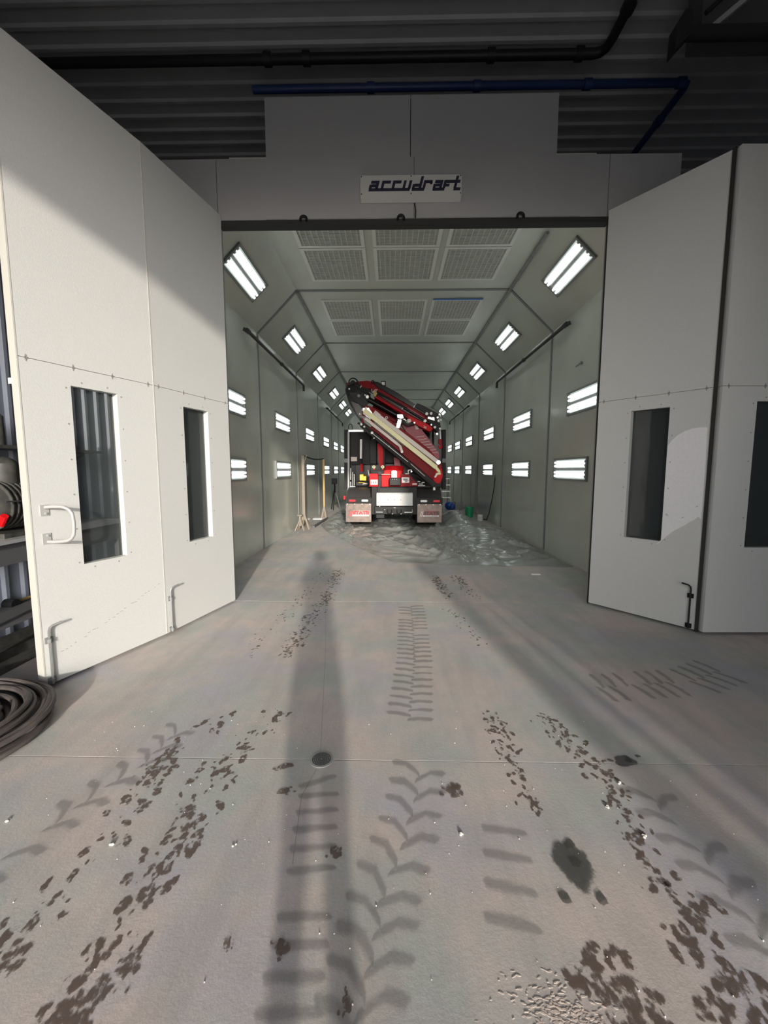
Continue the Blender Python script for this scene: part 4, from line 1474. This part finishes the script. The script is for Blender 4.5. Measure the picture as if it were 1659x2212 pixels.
hose('hose_loop', c1, [(300, 200), (320, 172), (345, 190), (380, 240), (450, 270), (520, 330)], .026, 11.48)
hose('hose_loop', c1, [(265, 330), (250, 280), (262, 230), (300, 205), (360, 215), (420, 270), (500, 300)], .03, 11.46)
hose('hose_loop', c1, [(420, 250), (470, 260), (540, 300), (600, 320), (660, 350)], .026, 11.45)
pr('linkage_arm', c1, [(300, 400), (390, 430), (450, 520), (430, 600), (380, 560)], 11.44, 11.6, 'fender', kn)
# ---- upper (outer) boom
ub = pr('outer_boom', c1, [(520, 195), (620, 210), (1100, 480), (1250, 590), (1215, 728), (1180, 742), (930, 590), (560, 350)], 11.5, 11.88, 'red_paint', bevel=.012, label='dark red outer boom folded above the main boom')
pr('boom_groove', c1, [(600, 290), (930, 480), (1130, 600), (1120, 630), (920, 520), (590, 320)], 11.44, 11.5, 'black_gloss', ub)
pr('extension_top', c1, [(540, 175), (600, 180), (820, 300), (1030, 440), (1250, 545), (1290, 590), (1260, 610), (1080, 520), (820, 370), (590, 235)], 11.45, 11.95, 'black_gloss', ub, bevel=.01)
pr('extension_box', c1, [(1040, 418), (1110, 445), (1285, 540), (1270, 590), (1150, 540), (1020, 465)], 11.40, 11.8, 'black_plastic', ub, bevel=.01)
pr('glare_panel', c1, [(880, 440), (960, 480), (1120, 580), (1125, 600), (1000, 540)], 11.43, 11.5, 'red_glare', ub)  # pink glare on the boom, built as a paler plate
pr('boom_tip', c1, [(945, 555), (1050, 610), (1170, 660), (1215, 700), (1190, 738), (1090, 690), (940, 600)], 11.42, 11.55, 'red_bright', ub)
pr('tip_plate', c1, [(930, 600), (965, 595), (980, 625), (940, 640)], 11.38, 11.44, 'pink_white', ub)
t20 = text_mesh('20', .085, None, .002, .2)
q = c1(1112, 690, 11.4)
t20.v = [Vector((q.x + v.x * .95, 11.405 + v.z, q.z + v.y - v.x * .5)) for v in t20.v]
t20.build('boom_number', 'pink_white', ub)
cy('boom_cylinder', c1, (500, 380), (850, 575), .075, 11.5, 'black_gloss', ub)
cy('cylinder_rod', c1, (850, 575), (920, 615), .045, 11.5, 'steel', ub)
cy('side_pipe', c1, (590, 290), (930, 480), .022, 11.4, 'black_metal', ub)
cy('side_pipe', c1, (880, 460), (1190, 650), .03, 11.38, 'black_gloss', ub)
cy('side_pipe', c1, (570, 350), (900, 540), .016, 11.42, 'red_bright', ub)
bx('top_lamp_bracket', c1, 640, 168, 690, 222, 11.5, 11.7, 'black_metal', ub, bevel=.005)
bx('top_lamp', c1, 646, 182, 680, 215, 11.47, 11.5, 'white_paint', ub)
hose('top_eye', c1, [(535, 200), (530, 178), (545, 166), (560, 178), (555, 200)], .014, 11.5, 'black_metal', ub)
pr('cylinder_clamp', c1, [(820, 545), (880, 545), (892, 580), (860, 596), (820, 580)], 11.34, 11.46, 'steel', ub)
pr('clamp_stem', c1, [(828, 600), (868, 605), (862, 640), (842, 700), (806, 690)], 11.36, 11.44, 'steel', ub)
pr('clamp_block', c1, [(810, 575), (910, 580), (915, 640), (870, 650), (810, 600)], 11.46, 11.6, 'black_metal', ub)
pin('clamp_eye', c1, 700, 585, .038, 11.34, 'pink_white', ub)
pin('clamp_eye_hole', c1, 700, 585, .018, 11.32, 'black_metal', ub)
pr('link_plate', c1, [(900, 620), (940, 655), (1010, 635), (1020, 650), (940, 675), (890, 650)], 11.4, 11.5, 'black_metal', ub)
pin('link_pin', c1, 1012, 640, .022, 11.38, 'steel', ub)
pr('bronze_bracket', c1, [(555, 290), (590, 275), (600, 300), (575, 350), (550, 330)], 11.4, 11.47, 'wood_yellow', ub)
hose('bracket_wire', c1, [(530, 260), (545, 300), (570, 270), (600, 268)], .010, 11.4, 'pink_white', ub)
hose('boom_wire', c1, [(865, 430), (920, 490), (980, 520), (1020, 560)], .010, 11.4, 'black_rubber', ub)
cy('boom_strap', c1, (1000, 470), (1020, 440), .012, 11.38, 'white_paint', ub)
cy('boom_strap', c1, (405, 245), (420, 222), .010, 11.4, 'white_paint', ub)
cy('boom_strap', c1, (870, 490), (890, 465), .010, 11.37, 'white_paint', ub)
# extension ends (cluster of sheaves and round rod ends)
hd = pr('head_block', c1, [(1150, 545), (1260, 600), (1300, 640), (1310, 700), (1270, 745), (1225, 700), (1170, 620)], 11.4, 11.75, 'black_metal', ub)
for x, y, r, mm in ((1150, 540, .040, 'white_paint'), (1198, 536, .036, 'white_paint'), (1130, 620, .042, 'white_paint'), (1240, 690, .032, 'white_paint'), (1296, 706, .028, 'white_paint'),
                    (1280, 620, .030, 'white_paint'), (1307, 608, .028, 'white_paint'), (1270, 582, .026, 'steel'), (1222, 588, .028, 'steel'), (1200, 663, .022, 'steel'), (1290, 548, .026, 'steel'), (1300, 565, .018, 'white_paint')):
    pin('rod_end', c1, x, y, r, 11.38, mm, ub)
pr('head_plate', c1, [(1165, 568), (1235, 590), (1240, 615), (1160, 592)], 11.36, 11.41, 'steel', ub)
# hook
hk = hose('hook_chain', c1, [(1296, 700), (1297, 740), (1300, 790), (1302, 820)], .022, 11.45, 'steel', ub)
pr('hook_swivel', c1, [(1285, 820), (1318, 820), (1322, 860), (1305, 885), (1280, 865)], 11.4, 11.5, 'red_paint', ub)
hose('load_hook', c1, [(1302, 870), (1315, 890), (1312, 915), (1298, 925), (1285, 912), (1283, 895)], .020, 11.45, 'red_bright', ub)
pin('hook_eye', c1, 1263, 765, .03, 11.42, 'steel', ub)
pr('boom_underside', c1, [(570, 350), (900, 560), (880, 660), (700, 600), (540, 480)], 11.75, 11.95, 'red_paint', ub)
# ================================================================== LOOSE THINGS
# hose coil on the floor at left
hc = MB()
pts = []
N = 1100
for k in range(N):
    t = k / N
    a = t * 2 * math.pi * 22 + .6
    lay = (t * 22)
    r = .27 + .30 * (0.5 + 0.5 * math.sin(lay * 1.9)) * .98 + .01 * math.sin(a * .37)
    z = .018 + .10 * t + .012 * math.sin(a * 1.3 + lay)
    ox, oy = .03 * math.sin(lay * 2.3), .03 * math.cos(lay * 1.7)
    pts.append((-2.72 + ox + r * math.cos(a), 2.20 + oy + r * .93 * math.sin(a), z + .02 * math.sin(a + lay * .7) ** 2))
tag(hc.tube(pts, .017, 7).build('hose_coil', 'hose_rubber', smooth=True), 'large coil of dark rubber hose lying on the floor at left edge', 'hose')

# workbench behind the left door
wb = thing('workbench', (-3.4, 3.6, 0), 'grey workbench against the blue-grey wall at the left edge', 'workbench')
MB().box(-3.68, -3.12, 2.9, 4.75, 1.0, 1.03).build('bench_top', 'bench_top', wb)
MB().box(-3.66, -3.16, 2.95, 4.7, .82, .995).build('apron_panel', 'hall_dark', wb)
MB().box(-3.66, -3.18, 2.95, 4.7, .30, .32).build('lower_shelf', 'hall_dark', wb)
for x in (-3.64, -3.2):
    for y in (3.0, 4.66):
        MB().box(x - .025, x + .025, y - .025, y + .025, 0, .82).build('leg', 'hall_dark', wb)
mc = thing('bench_machine', (-3.42, 3.62, 1.03), 'dark oily motor unit standing on the workbench', 'machine')
MB().box(-3.62, -3.22, 3.3, 3.98, 1.03, 1.07).build('foot_plate', 'machine_dark', mc)
MB().lathe((-3.42, 3.66, 1.30), [(.05, -.34), (.15, -.33), (.19, -.28), (.2, .1), (.19, .2), (.12, .24), (.05, .30)], 'Y', 20).build('motor_body', 'machine_dark', mc, smooth=True)
for k in range(8):
    MB().lathe((-3.42, 3.40 + k * .05, 1.30), [(.19, -.006), (.215, -.006), (.215, .006), (.19, .006)], 'Y', 20).build('cooling_fin', 'machine_dark', mc)
MB().lathe((-3.42, 3.55, 1.48), [(.10, 0), (.11, .03), (.11, .18), (.07, .22), (.03, .24)], n=16).build('top_housing', 'machine_dark', mc, smooth=True)
MB().cyl((-3.30, 3.36, 1.14), (-3.24, 3.34, 1.22), .028, 10).build('red_cap', 'red_bright', mc)
MB().bar((-3.2, 3.32, 1.34), (-3.14, 3.62, 1.34), .012, .012).build('chrome_lever', 'chrome', mc)
ws = thing('wall_shelf', (-3.55, 3.9, 1.78), 'dark shelf on the left wall above the bench', 'shelf')
MB().box(-3.69, -3.35, 3.0, 4.7, 1.79, 1.82).build('shelf_board', 'machine_dark', ws)
for y in (3.2, 4.5):
    MB().bar((-3.68, y, 1.62), (-3.4, y, 1.785), .02, .02).build('shelf_bracket', 'machine_dark', ws)
for i, (y, r, h) in enumerate(((3.35, .07, .2), (3.6, .06, .26), (3.95, .08, .18), (4.3, .06, .24))):
    bt = thing('shelf_can', (-3.5, y, 1.82), ('short dark can', 'tall slim dark can', 'wide dark can', 'tall dark can')[i] + ' on the wall shelf behind the left door', 'can', 'cans on the wall shelf')
    MB().lathe((-3.5, y, 1.82), [(r, 0), (r, h), (r * .5, h + .03), (r * .3, h + .03)], n=14).build('body', 'machine_dark', bt, smooth=True)
    MB().cyl((-3.5, y, 1.85 + h), (-3.5, y, 1.88 + h), r * .35, 10).build('cap', 'steel', bt)
vk = thing('wall_valve', (-3.66, 3.5, .52), 'black valve knob with brass stem on the left wall', 'valve')
q = PX(26, 1305, -3.6)
MB().cyl((-3.66, q.y, q.z), (-3.56, q.y, q.z), .05, 14).build('knob', 'black_plastic', vk, smooth=True)
MB().cyl((-3.62, q.y, q.z), (-3.60, q.y + .28, q.z + .01), .014, 8).build('stem', 'wood_yellow', vk)
for i, (x, z, lab) in enumerate(((-3.52, .05, 'dark steel tube on the floor nearest the left wall'), (-3.30, .05, 'dark steel tube on the floor below the workbench'), (-3.1, .035, 'thin dark steel tube on the floor beside the hose coil'))):
    tag(MB().box(x - .05, x + .05, 2.75 + .1 * i, 4.8, 0, z * 1.6).build('steel_tube', 'machine_dark', bevel=.006), lab, 'steel tube', 'steel tubes on the floor')

# hanging-frame stand on the left side of the booth
st = thing('frame_stand', (-2.35, 12.2, 0), 'tall wooden post frame standing by the left booth wall', 'stand')
pa, pb = Vector((-2.38, 11.05, 0)), Vector((-2.22, 13.45, 0))
MB().bar(pa + Vector((0, 0, .25)), pa + Vector((0, 0, 2.0)), .075, .075, up=(0, 1, 0)).build('front_post', 'wood_tan', st)
MB().bar(pb + Vector((0, 0, .25)), pb + Vector((0, 0, 1.98)), .06, .06, up=(0, 1, 0)).build('rear_post', 'wood_yellow', st, label='yellowish rear post')
MB().bar(pa + Vector((.10, 0, 2.02)), pa + Vector((.0, 0, 1.7)), .025, .025, up=(0, 1, 0)).build('top_brace', 'wood_tan', st)
hp = []
for k in range(13):
    t = k / 12
    hp.append(pa.lerp(pb, t) + Vector((0, 0, 2.0 - .02 * t - .10 * math.sin(math.pi * t) * .6)))
MB().tube(hp, .020, 6).build('hanging_rail', 'black_rubber', st)
for p_, wd in ((pa, .16), (pb, .08)):
    for dx, dy in ((-wd * .9, -.12), (wd, -.12), (-wd * .5, .16), (wd * .8, .16)):
        MB().bar(p_ + Vector((dx, dy, .0)), p_ + Vector((0, 0, .42)), .05, .05, up=(0, 1, 0)).build('foot', 'wood_tan', st)
MB().bar(pa + Vector((.22, .2, .03)), pb + Vector((.12, -.1, .03)), .05, .06).build('base_rail', 'hall_dark', st)
js = thing('jack_stand', (-2.33, 10.72, 0), 'small splayed-leg jack stand in front of the post frame', 'jack stand')
jc = Vector((-2.42, 10.72, 0))
MB().box(jc.x - .07, jc.x + .07, jc.y - .05, jc.y + .05, .40, .43).build('saddle', 'wood_tan', js)
MB().bar(jc + Vector((0, 0, .12)), jc + Vector((0, 0, .40)), .05, .05, up=(0, 1, 0)).build('column', 'wood_tan', js)
for dx, dy in ((-.12, -.1), (.13, -.1), (-.1, .12), (.11, .12)):
    MB().bar(jc + Vector((dx, dy, 0)), jc + Vector((0, 0, .3)), .035, .035, up=(0, 1, 0)).build('leg', 'wood_tan', js)
c = PZ(692, 1121)
tag(MB().flat([(c.x - .22, c.y - .14), (c.x + .07, c.y - .14), (c.x + .12, c.y + .18), (c.x - .20, c.y + .18)], .0, .03).build('white_board', 'white_plastic', bevel=.004), 'white board lying on the floor by the left wall', 'board')
# dark tripod beside the truck
tp = thing('tripod_stand', (-2.3, 16.6, 0), 'dark tripod stand in shadow left of the truck', 'stand')
tc = Vector((-2.3, 16.6, 0))
MB().cyl(tc + Vector((0, 0, .7)), tc + Vector((0, 0, 1.25)), .03, 8).build('mast', 'black_metal', tp)
for k in range(3):
    a = k * 2.1 + .4
    MB().cyl(tc + Vector((.22 * math.cos(a), .28 * math.sin(a), 0)), tc + Vector((0, 0, .95)), .018, 8).build('leg', 'steel' if k == 0 else 'black_metal', tp)
MB().box(tc.x - .12, tc.x + .10, tc.y - .06, tc.y + .06, 1.05, 1.28).build('head', 'black_plastic', tp, bevel=.02)
# step ladder right of the truck
ld = thing('step_ladder', (2.38, 17.9, 0), 'grey metal step ladder leaning beside the truck', 'ladder')
for x in (2.2, 2.56):
    MB().bar((x, 17.55, 0), (x, 17.9, 1.32), .035, .06, up=(1, 0, 0)).build('rail', 'galvanised', ld)
    MB().bar((x - .03, 18.4, 0), (x - .03, 17.95, 1.3), .03, .04, up=(1, 0, 0)).build('rear_rail', 'grey_paint', ld)
for k in range(5):
    z = .14 + k * .27
    MB().box(2.2, 2.56, 17.53 + z * .265, 17.64 + z * .265, z, z + .03).build('step', 'steel', ld)
for x in (2.33, 2.42):
    MB().bar((x, 17.97, .1), (x, 17.97, 1.36), .025, .025, up=(1, 0, 0)).build('hung_bar', 'galvanised', ld)
# blue bag and grey box
tag(MB().sphere((2.38, 16.6, .17), .17, 14, (1.15, 1.0, 1.0)).sphere((2.48, 16.5, .13), .13, 12).build('blue_bundle', 'blue_plastic', smooth=True), 'dark blue bundle on the floor in front of the ladder', 'bundle')
gb_ = thing('grey_carton', (2.75, 16.75, 0), 'small grey carton beside the blue bundle', 'box')
MB().box(2.62, 2.92, 16.6, 16.9, 0, .30).build('carton_body', 'grey_paint', gb_, bevel=.006)
MB().box(2.61, 2.93, 16.59, 16.91, .285, .315).build('carton_lid', 'grey_paint', gb_)
# green bucket
bu = thing('green_bucket', (2.66, 13.85, 0), 'green plastic bucket by the right booth wall', 'bucket')
MB().lathe((2.66, 13.85, 0), [(.11, .0), (.14, .34), (.15, .34), (.15, .365), (.138, .365), (.125, .04), (.02, .03)], n=24).build('pail', 'green_plastic', bu, smooth=True)
hpz = [(2.66 + .147 * math.cos(R(a)), 13.85 - .02 - .10 * math.sin(R(a)), .35 - .07 * math.sin(R(a))) for a in range(0, 181, 15)]
MB().tube(hpz, .005, 6).build('handle', 'steel', bu)
# paint can with brush
pc = thing('paint_can', (2.84, 12.95, 0), 'white paint can with a stirring stick by the right booth wall', 'can')
MB().lathe((2.84, 12.95, 0), [(.085, 0), (.088, .005), (.088, .175), (.092, .18), (.092, .195), (.08, .195), (.078, .12), (.02, .12)], n=20).build('can_body', 'white_plastic', pc, smooth=True)
MB().bar((2.80, 12.95, .05), (2.70, 12.98, .38), .02, .012).build('stick', 'wood_tan', pc)
MB().tube([(2.84 + .09 * math.cos(R(a)), 12.86 - .0, .15 - .05 * math.sin(R(a))) for a in range(0, 181, 20)], .003, 5).build('bail', 'steel', pc)
# wall hose on right
wh = thing('wall_hose', (3.05, 12.5, 0), 'thin black hose hanging down the right booth wall to the floor', 'hose')
MB().tube([(3.085, 12.2, 1.42), (3.07, 12.22, 1.1), (3.06, 12.4, .7), (3.05, 12.7, .25), (3.03, 12.9, .04), (2.98, 13.2, .02), (2.95, 13.5, .02)], .014, 8).build('hose_line', 'black_rubber', wh, smooth=True)
MB().box(3.07, 3.098, 12.15, 12.25, 1.38, 1.46).build('hose_outlet', 'seam_steel', wh)

# ------------------------------------------------------------------ the photographer (outside the frame; casts the long shadow)
def skin_figure(name, J, edges, parent, m):
    me = bpy.data.meshes.new(name)
    names = list(J)
    me.from_pydata([J[n][0] for n in names], [(names.index(a), names.index(b)) for a, b in edges], [])
    o = bpy.data.objects.new(name, me)
    COL.objects.link(o)
    o.parent = parent
    me.materials.append(MATS[m])
    sk = o.modifiers.new('skin', 'SKIN')
    for i, n in enumerate(names):
        r = J[n][1]
        me.skin_vertices[0].data[i].radius = r if isinstance(r, tuple) else (r, r)
        me.skin_vertices[0].data[i].use_root = (n == 'pelvis')
    sk.use_smooth_shade = True
    sb = o.modifiers.new('sub', 'SUBSURF')
    sb.levels = 1
    sb.render_levels = 2
    return o


pz = thing('person', (0.05, -.55, 0), 'person in dark clothes holding up a phone, whose long shadow falls on the floor', 'person')
J = {'pelvis': ((0, 0, .98), (.17, .13)), 'waist': ((0, 0, 1.12), (.155, .115)), 'chest': ((0, .01, 1.34), (.19, .13)), 'neckb': ((0, .0, 1.51), (.09, .08)), 'neck': ((0, .02, 1.58), .058),
     'jaw': ((0, .05, 1.65), (.062, .075)), 'head': ((0, .04, 1.73), (.078, .095)), 'crown': ((0, .03, 1.80), (.06, .07))}
edges = [('pelvis', 'waist'), ('waist', 'chest'), ('chest', 'neckb'), ('neckb', 'neck'), ('neck', 'jaw'), ('jaw', 'head'), ('head', 'crown')]
for s, n in ((-1, 'l'), (1, 'r')):
    J.update({n + 'hip': ((s * .09, 0, .90), .12), n + 'thigh': ((s * .085, .01, .62), .115), n + 'knee': ((s * .09, .02, .46), .06), n + 'ank': ((s * .10, -.01, .09), .042), n + 'heel': ((s * .10, -.04, .045), .045), n + 'toe': ((s * .10, .17, .035), .036),
              n + 'sh': ((s * .185, 0, 1.46), .062), n + 'elb': ((s * .24, .13, 1.24), .046), n + 'wr': ((s * .10, .40, 1.50), .030), n + 'palm': ((s * .085, .455, 1.555), (.036, .02))})
    edges += [('pelvis', n + 'hip'), (n + 'hip', n + 'thigh'), (n + 'thigh', n + 'knee'), (n + 'knee', n + 'ank'), (n + 'ank', n + 'heel'), (n + 'heel', n + 'toe'), ('chest', n + 'sh'), (n + 'sh', n + 'elb'), (n + 'elb', n + 'wr'), (n + 'wr', n + 'palm')]
    for k, (dx, L) in enumerate(((.0, .05), (.012, .06), (.022, .055), (.03, .045))):
        a, b = n + f'f{k}a', n + f'f{k}b'
        J[a] = ((s * (.09 - dx * .3), .47 + .004 * k, 1.58 + .012 * k), .009)
        J[b] = ((s * (.075 - dx * .3), .487, 1.585 + L * .5 + .01 * k), .008)
        edges += [(n + 'palm', a), (a, b)]
    J[n + 'th'] = ((s * .06, .435, 1.575), .011)
    edges.append((n + 'palm', n + 'th'))
skin_figure('body', J, edges, pz, 'cloth_dark')
MB().sphere((.05, -.53, 1.765), .098, 14, (.92, 1.08, .9)).build('hair', 'hair', pz, smooth=True)
MB().box(.05 - .075, .05 + .075, -.085, -.075, 1.56, 1.64).build('phone', 'black_gloss', pz)
